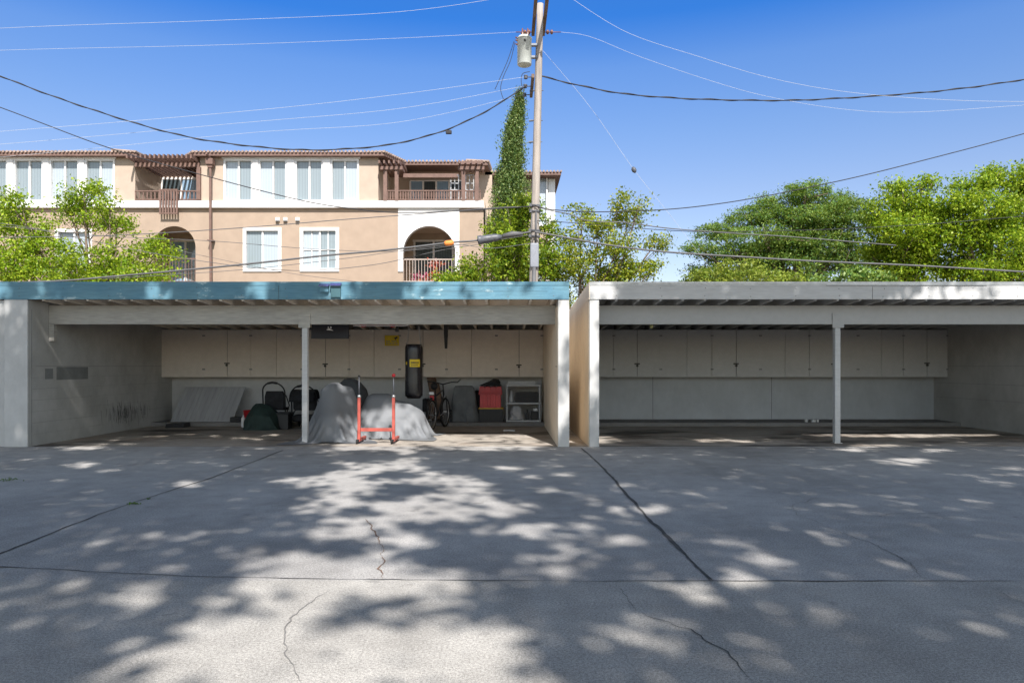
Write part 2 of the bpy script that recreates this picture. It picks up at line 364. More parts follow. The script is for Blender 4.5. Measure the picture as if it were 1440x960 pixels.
# ------------------------------------------------------------------ carports
YF, YB = 12.5, 17.87
LX0, LX1 = -8.326, .904          # inside faces of the left carport
RX0, RX1 = 1.61, 10.65           # inside faces of the right carport
YBM = 13.05
def rz(y): return 2.542 - .051*(y - YF)
def carport(label, x0, x1, wl, wr, x_out0, posts, paint, endpaint, lowm, inner, beamm, first_raf):
    t = thing('carport', label, 'carport', ((x0+x1)/2, YF, 0))
    xe = x1 + wr
    f = MB(); f.box(x_out0, xe, YF-.045, YF, 2.562, 2.862); f.build('fascia', paint, t, bevel=.006)
    f = MB(); f.box(x_out0-.006, xe+.006, YF-.052, YF-.047, 2.806, 2.868); f.build('roof_edge', M_metal if paint is M_grey else paint, t)
    # rafters on a 16 inch grid
    x = first_raf
    while x < xe - .03:
        if x > x_out0+.05:
            a = MB(); y0, y1 = YF+.004, YB+.06
            a.add([(x-.02,y0,rz(y0)),(x+.02,y0,rz(y0)),(x+.02,y1,rz(y1)),(x-.02,y1,rz(y1)),
                   (x-.02,y0,rz(y0)+.15),(x+.02,y0,rz(y0)+.15),(x+.02,y1,rz(y1)+.15),(x-.02,y1,rz(y1)+.15)],
                  [(0,3,2,1),(4,5,6,7),(0,1,5,4),(1,2,6,5),(2,3,7,6),(3,0,4,7)])
            a.build('rafter', M_rafter if paint is M_teal else beamm, t)
        x += .386
    a = MB(); y0, y1 = YF+.004, YB+.15
    for (za, zb, mi) in ((.153, .19, 0),):
        a.add([(x_out0,y0,rz(y0)+za),(xe,y0,rz(y0)+za),(xe,y1,rz(y1)+za),(x_out0,y1,rz(y1)+za),
               (x_out0,y0,rz(y0)+zb),(xe,y0,rz(y0)+zb),(xe,y1,rz(y1)+zb),(x_out0,y1,rz(y1)+zb)],
              [(0,3,2,1),(4,5,6,7),(0,1,5,4),(1,2,6,5),(2,3,7,6),(3,0,4,7)])
    a.build('roof', M_rafter if paint is M_teal else beamm, t)
    a = MB(); a.box(x0+.004, x1-.004, YBM, YBM+.1, 2.165, rz(YBM+.1)-.002); a.build('beam', beamm, t, bevel=.004)
    for px_ in posts:
        a = MB(); a.box(px_-.05, px_+.05, YBM+.003, YBM+.103, 0, 2.163); p_ = a.build('post', M_grey, t, bevel=.006)
        a = MB(); a.box(px_-.105, px_+.105, YBM-.022, YBM-.002, 2.10, 2.36); a.build('post_bracket', beamm, p_, bevel=.003)
        a = MB(); a.box(px_-.075, px_+.075, YBM-.02, YBM+.126, .0, .012); a.build('post_base', M_metal, p_)
    # side walls and back wall
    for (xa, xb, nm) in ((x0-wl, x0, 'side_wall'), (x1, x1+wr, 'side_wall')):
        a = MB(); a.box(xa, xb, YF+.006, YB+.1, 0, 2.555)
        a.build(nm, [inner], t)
        a = MB(); a.box(xa-.004, xb+.004, YF-.03, YF+.004, 0, 2.56); a.build('wall_end', endpaint, t, bevel=.008)
    a = MB(); a.box(x0+.003, x1-.003, YB, YB+.1, .085, 2.45); a.build('back_wall', lowm, t)
    a = MB(); a.box(x0+.003, x1-.003, 16.8, YB-.004, -.01, .085); a.build('kerb', M_curb, t, bevel=.01)
    return t

CL = carport('carport with peeling teal fascia board over cluttered storage, left of the gap', LX0, LX1, .40, .186, -14.0, [-3.67], M_teal, M_white, M_white, M_inner, M_beam, -13.86)
CR = carport('empty carport with pale grey fascia and single slim post', RX0, RX1, .16, .2, 1.45, [6.03], M_grey, M_white, M_lowcool, M_inner, M_cab_cool, 1.92)
# tan outer face + rake board of the right carport
a = MB(); a.box(1.438, 1.448, YF+.008, YB+.1, 0, 2.55); a.build('outer_stucco', M_stucco, CR)
a = MB(); a.add([(1.436,YF-.045,2.56),(1.448,YF-.045,2.56),(1.448,YB+.15,2.44),(1.436,YB+.15,2.44),(1.436,YF-.045,2.862),(1.448,YF-.045,2.862),(1.448,YB+.15,2.60),(1.436,YB+.15,2.60)],
      [(0,3,2,1),(4,5,6,7),(0,1,5,4),(1,2,6,5),(2,3,7,6),(3,0,4,7)]); a.build('rake_board', M_stucco, CR)
a = MB(); a.box(LX1-.012, LX1-.002, YF+.01, YB-.005, 0.0, 2.45); a.build('wall_panel', M_stucco, CL)
a = MB(); a.box(LX1-.016, LX1-.0125, YF+.05, YF+.5, 1.395, 1.403); a.build('seam', M_seam, CL)
a = MB(); a.box(LX1+.187, LX1+.194, YF+.01, YB+.09, 0, 2.5); a.build('bounce_skin', M_bounce, CL)  # unseen bright skin, added to bounce sunlight onto the tan wall across the gap
# fascia board joint and hairline splits on the right
a = MB(); a.box(XX(1225,YF)-.003, XX(1225,YF)+.003, YF-.047, YF-.0455, 2.565, 2.79); a.build('seam', M_seam, CR)
a = MB(); a.box(XX(1160,YF), XX(1385,YF), YF-.055, YF-.0525, 2.80, 2.807); a.build('seam', M_seam, CR)
a = MB(); a.box(XX(870,YF), XX(1160,YF), YF-.055, YF-.0525, 2.822, 2.826); a.build('seam', M_seam, CR)
a = MB(); xj = -3.95; a.box(xj-.003, xj+.003, YF-.047, YF-.0455, 2.565, 2.80); a.box(-9.2, -9.194, YF-.047, YF-.0455, 2.565, 2.80); a.box(XX(610,YF), XX(770,YF), YF-.0472, YF-.0455, 2.70, 2.703); a.build('seam', M_seam, CL)
for t_, xs_ in ((CL, [-13.86+.386*k for k in range(0, 39, 2)]), (CR, [1.92+.386*k for k in range(0, 23, 2)])):
    a = MB()
    for x in xs_:
        for z in (2.62, 2.76): a.lathe((x+R.uniform(-.02,.02), YF-.0455, z+R.uniform(-.015,.015)), [(.001,-.003),(.008,-.002),(.008,.0)], 8, 'y')
    a.build('nail_heads', M_scuffdark, t_)
# left wall: block courses, patches, scuffs
a = MB()
for z in (1.40,): a.box(LX0+.001, LX0+.004, YF+.2, YB-.02, z, z+.007)
a.box(LX0+.001, LX0+.004, YF+.08, YF+.088, .02, 2.4)
for z in (1.20, 1.0, .8, .6, .4, .2):
    y = YF+.1
    while y < YB-.4:
        L = R.uniform(.5, 2.2); a.box(LX0+.001, LX0+.003, y, min(y+L, YB-.1), z, z+R.choice((.002,.003,.004))); y += L + R.uniform(.1, .9)
a.build('block_courses', M_scuff, CL)
a = MB(); a.box(LX0+.001, LX0+.003, 12.95, 13.18, 1.17, 1.36); a.box(LX0+.001, LX0+.003, 13.28, 14.28, 1.15, 1.39); a.build('paint_patch', M_patch, CL)
a = MB()
for i in range(110):
    y = R.gauss(15.7, .38); z = R.gauss(.45, .07); L = R.uniform(.04,.26); k_ = R.uniform(-.05,.05)
    a.add([(LX0+.002,y,z-L),(LX0+.002,y+R.uniform(.004,.014),z-L),(LX0+.002,y+k_+.008,z+.04),(LX0+.002,y+k_,z+.04)], [(0,1,2,3)])
a.build('scuff_marks', M_scuffdark, CL)
a = MB(); a.box(LX0+.005, LX0+.095, YBM+.0, YBM+.1, 1.86, 2.16); a.build('beam_ledger', M_beam, CL, bevel=.004)
# continuing wall left of the left carport
nw = MB(); nw.box(-9.6, -8.735, YF+.02, YF+.2, 0, 2.55)
for z in (.2,.4,.6,.8,1.0,1.2,1.4,1.6,1.8,2.0,2.2): pass
tag(nw.build('block_wall', M_white, bevel=.01), 'strip of white painted block wall left of the blue carport', 'wall')
a = MB()
for y0_, z0_, z1_ in ((12.9, .15, .2), (14.2, .5, .7)): a.box(RX1-.004, RX1-.001, y0_+.4, YB-.1, z0_+.5, z0_+.506)
a.box(RX1-.004, RX1-.001, 12.6, YB-.02, 1.40, 1.406)
a.box(RX1-.004, RX1-.001, 14.2, 14.207, .7, 2.3); a.build('seam', M_scuff, CR)
a = MB()
for x in (918, 1085): a.box(XX(x,YB)-.004, XX(x,YB)+.004, YB-.004, YB-.001, .09, 1.14)
a.build('seam', M_seam, CR)
a = MB()
for x, w_, h_ in ((1131,.06,.07), (1140,.10,.05), (1147,.05,.06)): a.box(XX(x,17), XX(x,17)+w_, 16.94, 17.0, .086, .086+h_)
tag(a.build('rubble_bits', mat('pale_rubble', (.5,.5,.48), .9)), 'few pale concrete bits on the kerb in the empty carport', 'rubble')

# ---- wall cabinets with door pairs
YC = 17.32
def cabinet(label, pa, pb, pc, half, m, group, lock=True):
    x0_, x1_ = XX(pa, YC), XX(pb, YC)
    t = thing('storage_cabinet', label, 'cabinet', ((x0_+x1_)/2, YC, 1.14), group)
    a = MB(); a.box(x0_+.003, x1_-.003, YC, YB-.006, 1.14, 2.285); a.build('cabinet_body', m, t, bevel=.004)
    c = XX(pc, YC); hw = half*YC/F
    for s in (-1, 1):
        xa, xb = (c-hw, c-.006) if s < 0 else (c+.006, c+hw)
        xa = max(xa, x0_+.01); xb = min(xb, x1_-.01)
        a = MB(); a.box(xa, xb, YC-.020, YC-.002, 1.155, 2.275); d = a.build('door', m, t, bevel=.003)
        hx = xa if s < 0 else xb
        a = MB()
        for z in (1.33, 2.14): a.box(hx-.035, hx+.035, YC-.028, YC-.0205, z-.018, z+.018)
        a.build('hinge', M_scuff, d)
    a = MB(); a.box(c-.007, c+.007, YC-.0012, YC-.0002, 1.155, 2.275); a.build('door_gap', M_scuffdark, t)
    a = MB(); z = R.uniform(1.40, 1.48)
    a.box(c-.07, c+.06, YC-.03, YC-.0205, z-.015, z+.015); a.lathe((c-.005, YC-.045, z-.045), [(.001,-.012),(.028,-.012),(.028,.012),(.001,.012)], 12, 'y'); a.build('hasp', M_seam, t)
grp = 'storage cabinets along the carport back walls'
e0 = 712 + LX0*F/YC; e1 = 712 + LX1*F/YC
cabinet('painted wall cabinet above the leaning ribbed panel', e0, 389, 320, 33, M_cab, grp)
cabinet('painted wall cabinet behind the hanging black panel', 389, 526, 458, 33, M_cab, grp)
cabinet('beige wall cabinet behind the black punching bag', 526, 663, 595, 33, M_cab, grp)
cabinet('beige wall cabinet above the red tote and grey shelf', 663, e1, 730, 32, M_cab, grp)
f0 = 712 + RX0*F/YC; f1 = 712 + RX1*F/YC
cabinet('grey wall cabinet nearest the gap in the empty carport', f0, 966, 896, 33, M_cab_cool, grp)
cabinet('grey wall cabinet second from the gap in the empty carport', 966, 1104, 1035, 34, M_cab_cool, grp)
cabinet('grey wall cabinet behind the slim post of the empty carport', 1104, 1240, 1172, 34, M_cab_cool, grp)
cabinet('grey wall cabinet at the far right end of the empty carport', 1240, f1, 1303, 33, M_cab_cool, grp)

# ------------------------------------------------------------------ things in the left carport
# leaning ribbed panel
a = MB(); x0_, x1_ = XX(245,17.2), XX(331,17.2); n = 40
for i in range(n):
    xa = x0_+(x1_-x0_)*i/n; xb = x0_+(x1_-x0_)*(i+1)/n; dz = .012 if i % 3 else 0
    sh = .14
    ya, za, yb, zb = 17.0-dz, .088, 17.78-dz, .90
    yb = 17.5-dz
    a.add([(xa,ya,za),(xb,ya,za),(xb+sh,yb,zb),(xa+sh,yb,zb),(xa,ya+.04+dz,za),(xb,ya+.04+dz,za),(xb+sh,yb+.04+dz,zb),(xa+sh,yb+.04+dz,zb)],
          [(0,1,2,3),(7,6,5,4),(0,4,5,1),(3,2,6,7),(0,3,7,4),(1,5,6,2)])
tag(a.build('ribbed_panel', M_ribbed), 'grey ribbed panel leaning on the back wall near the left corner', 'panel')
a = MB(); a.prism_y([(XX(242,16.7),.0),(XX(268,16.7),.0),(XX(267,16.7),.10),(XX(243,16.7),.09)], 16.35, 16.7)
tag(a.build('low_tray', M_black, bevel=.01), 'low black tray on the floor before the ribbed panel', 'tray')
# floor clutter between panel and bag
a = MB(); a.box(XX(322,16.9), XX(343,16.9), 16.95, 17.2, .088, .20); a.box(XX(330,16.9), XX(338,16.9), 16.93, 16.95, .13, .17)
tag(a.build('tool_case', M_black, bevel=.015), 'black tool case beside the white bottle', 'case')
c = P(342, 594, 16.5); c.z = 0
t = thing('white_bottle', 'white plastic bottle left of the dark green bag', 'bottle', c)
a = MB(); a.lathe(c, [(.04,.003),(.045,.02),(.045,.21),(.02,.245)], 16); a.build('bottle_body', M_whitepl, t, True)
a = MB(); a.lathe(c, [(.022,.246),(.022,.28)], 12); a.build('cap', M_whitepl, t)
c = P(351, 590, 16.6); c.z = 0
a = MB(); a.lathe(c, [(.10,0),(.13,.26),(.14,.37),(.148,.375),(.148,.39),(.13,.39),(.09,.05)], 18)
tag(a.build('red_bucket', M_redlid, smooth=True), 'dark red bucket behind the dark green bag', 'bucket')

def draped(name, label, cat, secs, Y, dep, m, folds=11, amp=.05, seed=1, power=2.4, z0=0.0, hem=.06):
    """cloth thrown over a shape: closed loft through silhouette sections (py, xl, xr) from top to floor"""
    rr = random.Random(seed); na, nv = 220, 60
    ph = [rr.uniform(0, 6.28) for _ in range(6)]; fr = [folds, folds*1.7+.3, folds*.45, folds*2.9]
    zs = [max(z0, ZZ(s[0], Y)) for s in secs]; xl = [XX(s[1], Y) for s in secs]; xr = [XX(s[2], Y) for s in secs]
    top = zs[0]; mb = MB(); vs_ = []
    ridges = [(rr.uniform(0,6.283), rr.uniform(-.7,.7), rr.uniform(.035,.13), rr.uniform(.5,1.7), rr.choice((.02,.1,.25,.4,.55))) for _ in range(int(folds*2))]
    for i in range(nv):
        f = i/(nv-1); z = top + (z0+.004-top)*f
        zz = np.interp(-z, [-q for q in zs], range(len(zs))); k = int(min(zz, len(zs)-2)); u = zz-k
        u2 = u
        l = xl[k]+(xl[k+1]-xl[k])*u2; r = xr[k]+(xr[k+1]-xr[k])*u2
        cx, hx = (l+r)/2, (r-l)/2; hy = dep*(.10+.90*min(1, (f*2.2)**.7)) if f < .45 else dep*(1+ .18*(f-.45))
        for j in range(na):
            an = 2*math.pi*j/na; ca, sa = math.cos(an), math.sin(an)
            rad = (abs(ca)**power + abs(sa)**power)**(-1/power)
            fd = 0
            for (t0, dr, wd, am, st) in ridges:
                if f < st: continue
                q = (an-t0-dr*(f-st)+math.pi) % (2*math.pi)-math.pi
                fd += am*min(1, (f-st)*3)*math.exp(-(abs(q)/wd)**1.15)
            fd += .5*math.sin(round(fr[2])*an+ph[2]) + .35*math.sin(2*an+ph[4]+2*f) - .5
            fo = amp*(f**.9)*fd
            if f > .86: fo += hem*(f-.86)/.14*(.6+.5*math.sin(7*an+ph[5]))
            sg = .018*math.sin(9*f+2*math.sin(2*an+ph[1]))*f
            vs_.append((cx + ca*rad*(hx*(1-.0)+fo*.55)+sg, Y + sa*rad*(hy+fo)+sg, z + .012*math.sin(5*an+ph[2])*(1-f) + (.01*math.sin(13*an)*f if f < .97 else 0)))
    vs_.append((sum(q[0] for q in vs_[:na])/na, Y, top+.015))
    fs_ = [(i*na+j, i*na+(j+1)%na, (i+1)*na+(j+1)%na, (i+1)*na+j) for i in range(nv-1) for j in range(na)]
    fs_ += [(j, (j+1)%na, len(vs_)-1) for j in range(na)]
    mb.add(vs_, fs_); o = mb.build(name, m, smooth=True)
    return tag(o, label, cat)
def cloth(name, label, cat, centre, size, rot, caps, m, z0, steps=170, h=.038, seed=1):
    """a sheet dropped over capsule shapes (a, b, radius) and left to settle on the floor"""
    rg = np.random.default_rng(seed); nx_, ny_ = int(size[0]/h), int(size[1]/h)
    u, v = np.meshgrid((np.arange(nx_)-nx_/2)*h, (np.arange(ny_)-ny_/2)*h, indexing='ij'); c, s_ = math.cos(rot), math.sin(rot)
    x = np.stack([centre[0]+u*c-v*s_, centre[1]+u*s_+v*c, np.full_like(u, z0)+rg.normal(size=u.shape)*.012], -1)
    p = x.copy(); vel = np.zeros_like(x); dt = 1/45.
    A = [np.array(a) for a, b, r in caps]; B = [np.array(b) for a, b, r in caps]; Rr = [r for a, b, r in caps]
    def con(i0, j0, di, dj, st, rest, lo=1.0):
        a = p[i0[0]:i0[1]:i0[2], j0[0]:j0[1]:j0[2]]; b = p[i0[0]+di:i0[1]+di:i0[2], j0[0]+dj:j0[1]+dj:j0[2]]
        d = b-a; L = np.linalg.norm(d, axis=-1, keepdims=True)+1e-9; e = (L-rest)/L
        e = np.where(L < rest, e*lo, e); q = d*e*.5*st; a += q; b -= q
    for it in range(steps):
        vel[..., 2] -= 9.8*dt; vel *= .965; p = x+vel*dt
        for k_ in range(7):
            for o_ in (0, 1):
                con((o_, nx_-1, 2), (0, ny_, 1), 1, 0, 1, h); con((0, nx_, 1), (o_, ny_-1, 2), 0, 1, 1, h)
                con((o_, nx_-1, 2), (0, ny_-1, 1), 1, 1, .5, h*1.414, .35)
                a_ = p[o_:nx_-1:2, 1:ny_]; b_ = p[o_+1:nx_:2, 0:ny_-1]; d = b_-a_; L = np.linalg.norm(d, axis=-1, keepdims=True)+1e-9; e = (L-h*1.414)/L; e = np.where(L < h*1.414, e*.35, e); q = d*e*.25; a_ += q; b_ -= q
                con((o_, nx_-3, 2), (0, ny_, 1), 3, 0, .10, 3*h); con((0, nx_, 1), (o_, ny_-3, 2), 0, 3, .10, 3*h)
            for a, b, r in zip(A, B, Rr):
                ab = b-a; t_ = np.clip(((p-a)@ab)/max(1e-9, ab@ab), 0, 1)[..., None]; q = p-(a+t_*ab); L = np.linalg.norm(q, axis=-1, keepdims=True)+1e-9
                hit = L < r; p = np.where(hit, p+q/L*(r-L), p)
                p = np.where(hit, p-(p-x)*np.array([.97,.97,.5]), p)
            fl_ = p[..., 2:] < .012; p[..., :2] = np.where(fl_, x[..., :2]+(p[..., :2]-x[..., :2])*.15, p[..., :2]); p[..., 2] = np.maximum(p[..., 2], .012)
        vel = (p-x)/dt; x = p
    mb = MB(); mb.add(x.reshape(-1,3), [(i*ny_+j, (i+1)*ny_+j, (i+1)*ny_+j+1, i*ny_+j+1) for i in range(nx_-1) for j in range(ny_-1)])
    o = mb.build(name, m, smooth=True); sb = o.modifiers.new('subdivision', 'SUBSURF'); sb.levels = 1; sb.render_levels = 1
    return tag(o, label, cat)
def Q(px, z, Y): return (XX(px, Y), Y, z)
cloth('covered_motorcycle', 'tall motorcycle under a grey cover right behind the white post', 'motorcycle cover', (XX(471,13.85), 13.9), (2.05, 2.5), .12,
      [(Q(459,.93,13.70), Q(490,.90,13.95), .12), (Q(466,.97,13.72), Q(474,.98,13.80), .12), (Q(464,.25,13.75), Q(466,.9,13.75), .17), (Q(486,.25,13.95), Q(485,.85,13.95), .17), (Q(484,.66,14.3), Q(490,.74,14.7), .16), (Q(487,.2,14.3), Q(489,.6,14.6), .16), (Q(464,.31,13.55), Q(468,.31,13.85), .29), (Q(431,.10,13.6), Q(455,.88,13.66), .04), (Q(436,.10,14.1), Q(456,.8,13.9), .04), (Q(499,.3,14.0), Q(495,.8,13.97), .09)], M_greycloth, 1.18, seed=3)
cloth('covered_motorcycle', 'low motorcycle under a grey cover behind the red wheeled stand', 'motorcycle cover', (XX(549,14.3), 14.3), (2.35, 1.9), -.06,
      [(Q(526,.86,13.98), Q(531,.86,14.62), .045), (Q(524,.70,14.3), Q(545,.70,14.3), .16), (Q(545,.62,14.3), Q(574,.56,14.3), .13), (Q(574,.56,14.3), Q(582,.50,14.3), .10), (Q(521,.31,14.3), Q(524,.31,14.3), .30), (Q(576,.31,14.3), Q(579,.31,14.3), .29), (Q(530,.3,14.05), Q(570,.3,14.05), .1)], M_greycloth, 1.1, seed=5)
draped('covered_motorcycle', 'dark covered bulk peeking out between the two grey covers', 'motorcycle cover',
       [(533,484,498),(537,479,506),(548,476,515),(566,474,520),(590,472,523),(605,470,525)], 15.7, .45, M_darkcloth, 7, .03, 8)
draped('covered_item', 'stored item under a dark grey cloth left of the red tote', 'covered item',
       [(543,640,664),(546,638,667),(555,637,669),(570,635,671),(583,634,673),(592,636,672)], 17.15, .24, M_darkcloth if False else mat('slate_cover', (.13,.14,.145), .85, .2, 4, bmp=.3, bscale=9), 6, .025, 4, 3.4, .087, .01)
draped('tarp_bundle', 'dark green canvas bag slumped on the floor beside the folded stroller', 'bag',
       [(568,360,370),(572,356,382),(580,351,390),(590,347,394),(598,345,395),(604,344,396)], 16.05, .34, M_greentarp, 5, .03, 6, 2.6, 0, .02)
# strollers
def stroller(label, c, wid, h, canopy):
    t = thing('stroller', label, 'stroller', c, 'black strollers by the back wall')
    x0_, x1_ = c.x-wid/2, c.x+wid/2; y = c.y
    arch = [Vector((x0_, y, .25))]
    arch += [Vector((c.x - wid/2*math.cos(a_), y-.05-.1*math.sin(a_), h-.22+.22*math.sin(a_))) for a_ in [math.pi*i/14 for i in range(15)]]
    arch += [Vector((x1_, y, .25))]
    a = MB(); a.tube(arch, .017, 8)
    a.tube([(x0_, y, .25), (x0_+.02, y+.35, .5), (x0_+.02, y+.1, h-.3)], .013, 6); a.tube([(x1_, y, .25), (x1_-.02, y+.35, .5), (x1_-.02, y+.1, h-.3)], .013, 6)
    a.tube([(x0_, y, .25), (x1_, y, .25)], .013, 6)
    a.tube([(x0_, y, .25), (x0_, y-.12, .10)], .015, 6); a.tube([(x1_, y, .25), (x1_, y-.12, .10)], .015, 6)
    a.tube([(x0_, y, .25), (x0_+.03, y+.45, .1)], .015, 6); a.tube([(x1_, y, .25), (x1_-.03, y+.45, .1)], .015, 6)
    a.build('frame', M_black, t, True)
    a = MB(); a.tube([arch[6], arch[8], arch[10]], .026, 8); a.build('handle', M_black, t, True)
    a = MB(); a.prism_y([(x0_+.03,.42),(x1_-.03,.42),(x1_-.025,h-.33),(x1_-.06,h-.2),(x0_+.06,h-.2),(x0_+.025,h-.33)], y-.02, y+.06); a.build('seat_back', M_blackfab, t, bevel=.02)
    a = MB(); a.box(x0_+.03, x1_-.03, y+.07, y+.38, .40, .46); a.build('seat', M_blackfab, t, bevel=.015)
    a = MB(); a.box(x0_+.02, x1_-.02, y-.08, y+.36, .16, .30); a.build('basket', M_blackfab, t, bevel=.03)
    if canopy:
        a = MB(); n = 10; vs_ = []
        for i in range(n+1):
            an = math.pi*.95*i/n
            for s in (-1, 1): vs_.append((c.x+s*(wid/2-.01), y-.02+.05-.30*math.cos(an), h-.36+.27*math.sin(an)))
        a.add(vs_, [(2*i, 2*i+1, 2*i+3, 2*i+2) for i in range(n)]); o = a.build('canopy', M_blackfab, t, True)
        md = o.modifiers.new('solid', 'SOLIDIFY'); md.thickness = .012
    for (wx, wy) in ((x0_,y-.12),(x1_,y-.12),(x0_+.03,y+.45),(x1_-.03,y+.45)):
        a = MB(); a.tube([(wx, wy+.085*math.cos(q), .10+.085*math.sin(q)) for q in [2*math.pi*i/18 for i in range(18)]], .016, 8, closed=True)
        a.lathe((wx, wy, .10), [(.001,-.012),(.055,-.012),(.055,.012),(.001,.012)], 12, 'x'); a.build('wheel', M_rubber, t, True)
c = P(386, 600, 16.3); c.z = 0; stroller('folded black stroller with arched handle standing behind the dark green bag', c, .50, 1.04, False)
c = P(428, 600, 16.25); c.z = 0; stroller('black stroller with round hood half hidden by the white post', c, .56, .97, True)
a = MB(); a.box(XX(392,16.15), XX(409,16.15), 15.95, 16.25, 0, .34); a.box(XX(390.5,16.1), XX(410.5,16.1), 15.92, 16.28, .342, .372)
tag(a.build('storage_bin', M_black, bevel=.01), 'black lidded bin between the two strollers', 'bin')

# red wheeled stand
Yr = 13.0
xa, xb = XX(505, Yr), XX(553.5, Yr)
t = thing('wheeled_stand', 'red steel frame stand on castors in front of the grey covers', 'stand', ((xa+xb)/2, Yr, 0))
for xq in (xa, xb):
    a = MB(); a.box(xq-.026, xq+.026, Yr-.026, Yr+.026, .085, .835); a.build('upright', M_red, t, bevel=.006)
    a = MB(); a.lathe((xq, Yr, .836), [(.034,0),(.034,.035),(.015,.05)], 12); a.build('collar', M_metal, t, True)
    a = MB(); a.tube([(xq, Yr, .86), (xq, Yr, 1.22)], .010, 8); a.build('rod', M_splice, t, True)
    a = MB(); a.bar((xq, Yr-.06, .07), (xq, Yr+.55, .07), .05, .05); a.build('foot', M_red, t, bevel=.004)
    for yy in (Yr-.05, Yr+.5):
        a = MB(); a.tube([(xq, yy, .056), (xq, yy, .085)], .02, 8)
        a.lathe((xq-.02, yy-.03, .045), [(.001,-.016),(.043,-.016),(.045,0),(.043,.016),(.001,.016)], 16, 'x'); a.build('castor', M_rubber, t, True)
a = MB(); a.box(xa+.03, xb-.03, Yr-.022, Yr+.022, .225, .285); a.build('crossbar', M_red, t, bevel=.004)
a = MB(); a.lathe((xb, Yr, 1.205), [(.01,0),(.03,.012),(.034,.035),(.022,.06),(.001,.065)], 14); a.build('knob', M_redlid, t, True)
a = MB(); a.lathe((xa, Yr, 1.215), [(.018,0),(.022,.02),(.001,.03)], 12); a.build('rod_tip', M_black, t, True)

# punching bag
Yp = 14.6; c = Vector((XX(582, Yp), Yp, 0)); zt, zb_ = ZZ(484, Yp), ZZ(560, Yp); r = 12.3*Yp/F
t = thing('punching_bag', 'black vinyl punching bag with yellow label hanging from the rafters', 'punching bag', (c.x, c.y, zb_))
a = MB(); H = zt-zb_
prof = [(.001,0),(r*.72,.004),(r*.93,.05)] + [(r*(1+.015*math.sin(9*q)), .05+ (H-.12)*q) for q in [i/14 for i in range(15)]] + [(r*.97,H-.04),(r*.90,H),(.02,H+.004)]
a.lathe((c.x, c.y, zb_), prof, 32); a.build('bag_body', M_leather, t, True)
a = MB(); ring = (c.x, c.y+.0, rz(Yp)-.03)
for s, q in ((-1,-.06),(1,-.06),(-1,.1),(1,.1)):
    a.tube([(c.x+s*r*.78, c.y+q, zt-.01), (c.x+s*r*.42, c.y+q*.4, rz(Yp)-.01)], .005, 6)
a.build('chain', M_metal, t, True)
a = MB()
for s in (-1, 1):
    a.tube([(c.x+s*r*.8, c.y-.05, zt-.06), (c.x+s*r*.84, c.y-.05, zt+.03)], .014, 6)
a.build('strap_ring', M_metal, t, True)
def curved_label(a, th0, th1, z0, z1, rad):
    n = 8; vs_ = []
    for i in range(n+1):
        th = th0+(th1-th0)*i/n
        for z in (z0, z1): vs_.append((c.x+rad*math.sin(th), c.y-rad*math.cos(th), z))
    a.add(vs_, [(2*i, 2*i+2, 2*i+3, 2*i+1) for i in range(n)])
zl = ZZ(510.5, Yp)
a = MB(); curved_label(a, -.35, .85, zl-.075, zl+.075, r*1.02); curved_label(a, -1.2, -1.08, zl-.03, zl+.03, r*1.02); curved_label(a, -.85, -.73, zl-.03, zl+.03, r*1.02)
lb = a.build('yellow_label', M_yellow, t)
a = MB()
for k in range(7): curved_label(a, -.22+.135*k, -.22+.135*k+.09, zl-.015, zl+.03, r*1.027)
curved_label(a, -.2, .6, zl-.052, zl-.036, r*1.027); a.build('label_print', M_black, lb)
# belt hanging from the rafters
Yq = 15.0; a = MB(); x_ = XX(627, Yq)
a.prism_y([(x_-.04,2.44),(x_+.035,2.44),(x_+.045,2.15),(x_+.03,ZZ(490,Yq)),(x_-.025,ZZ(490,Yq)),(x_-.045,2.1)], Yq, Yq+.03)
tag(a.build('hanging_strap', M_blackfab, bevel=.008), 'black strap hanging from a rafter right of the punching bag', 'strap')
# hanging black panel
Yh = 14.0; t = thing('hanging_tray', 'flat black tray with small pale emblem hung under the beam near the post', 'tray', (XX(464,Yh), Yh, ZZ(476,Yh)))
a = MB(); a.prism_y([(XX(437,Yh),ZZ(476,Yh)),(XX(490,Yh),ZZ(476,Yh)),(XX(491,Yh),ZZ(448,Yh)),(XX(438.5,Yh),ZZ(448,Yh))], Yh, Yh+.06); a.build('panel_board', mat('navy_black', (.012,.013,.022), .5), t, bevel=.008)
a = MB(); a.prism_y([(XX(439.5,Yh),ZZ(474.5,Yh)),(XX(487.5,Yh),ZZ(474.5,Yh)),(XX(487.5,Yh),ZZ(473.6,Yh)),(XX(439.5,Yh),ZZ(473.6,Yh))], Yh-.006, Yh-.001); a.build('panel_rim', M_black, t)
a = MB(); u = Yh/F
def E(px, py): return (XX(px,Yh), ZZ(py,Yh))
a.prism_y([E(459.5,463),E(463,461.5),E(467,463.5),E(469,465),E(464,464.3),E(459.5,464)], Yh-.004, Yh-.001)
a.prism_y([E(461,459.5),E(462.2,459),E(462.5,461),E(461,461.2)], Yh-.004, Yh-.001); a.prism_y([E(464,459.3),E(466,459),E(466.5,461.5),E(464.5,461.3)], Yh-.004, Yh-.001)
a.build('emblem', M_whitepl, t)
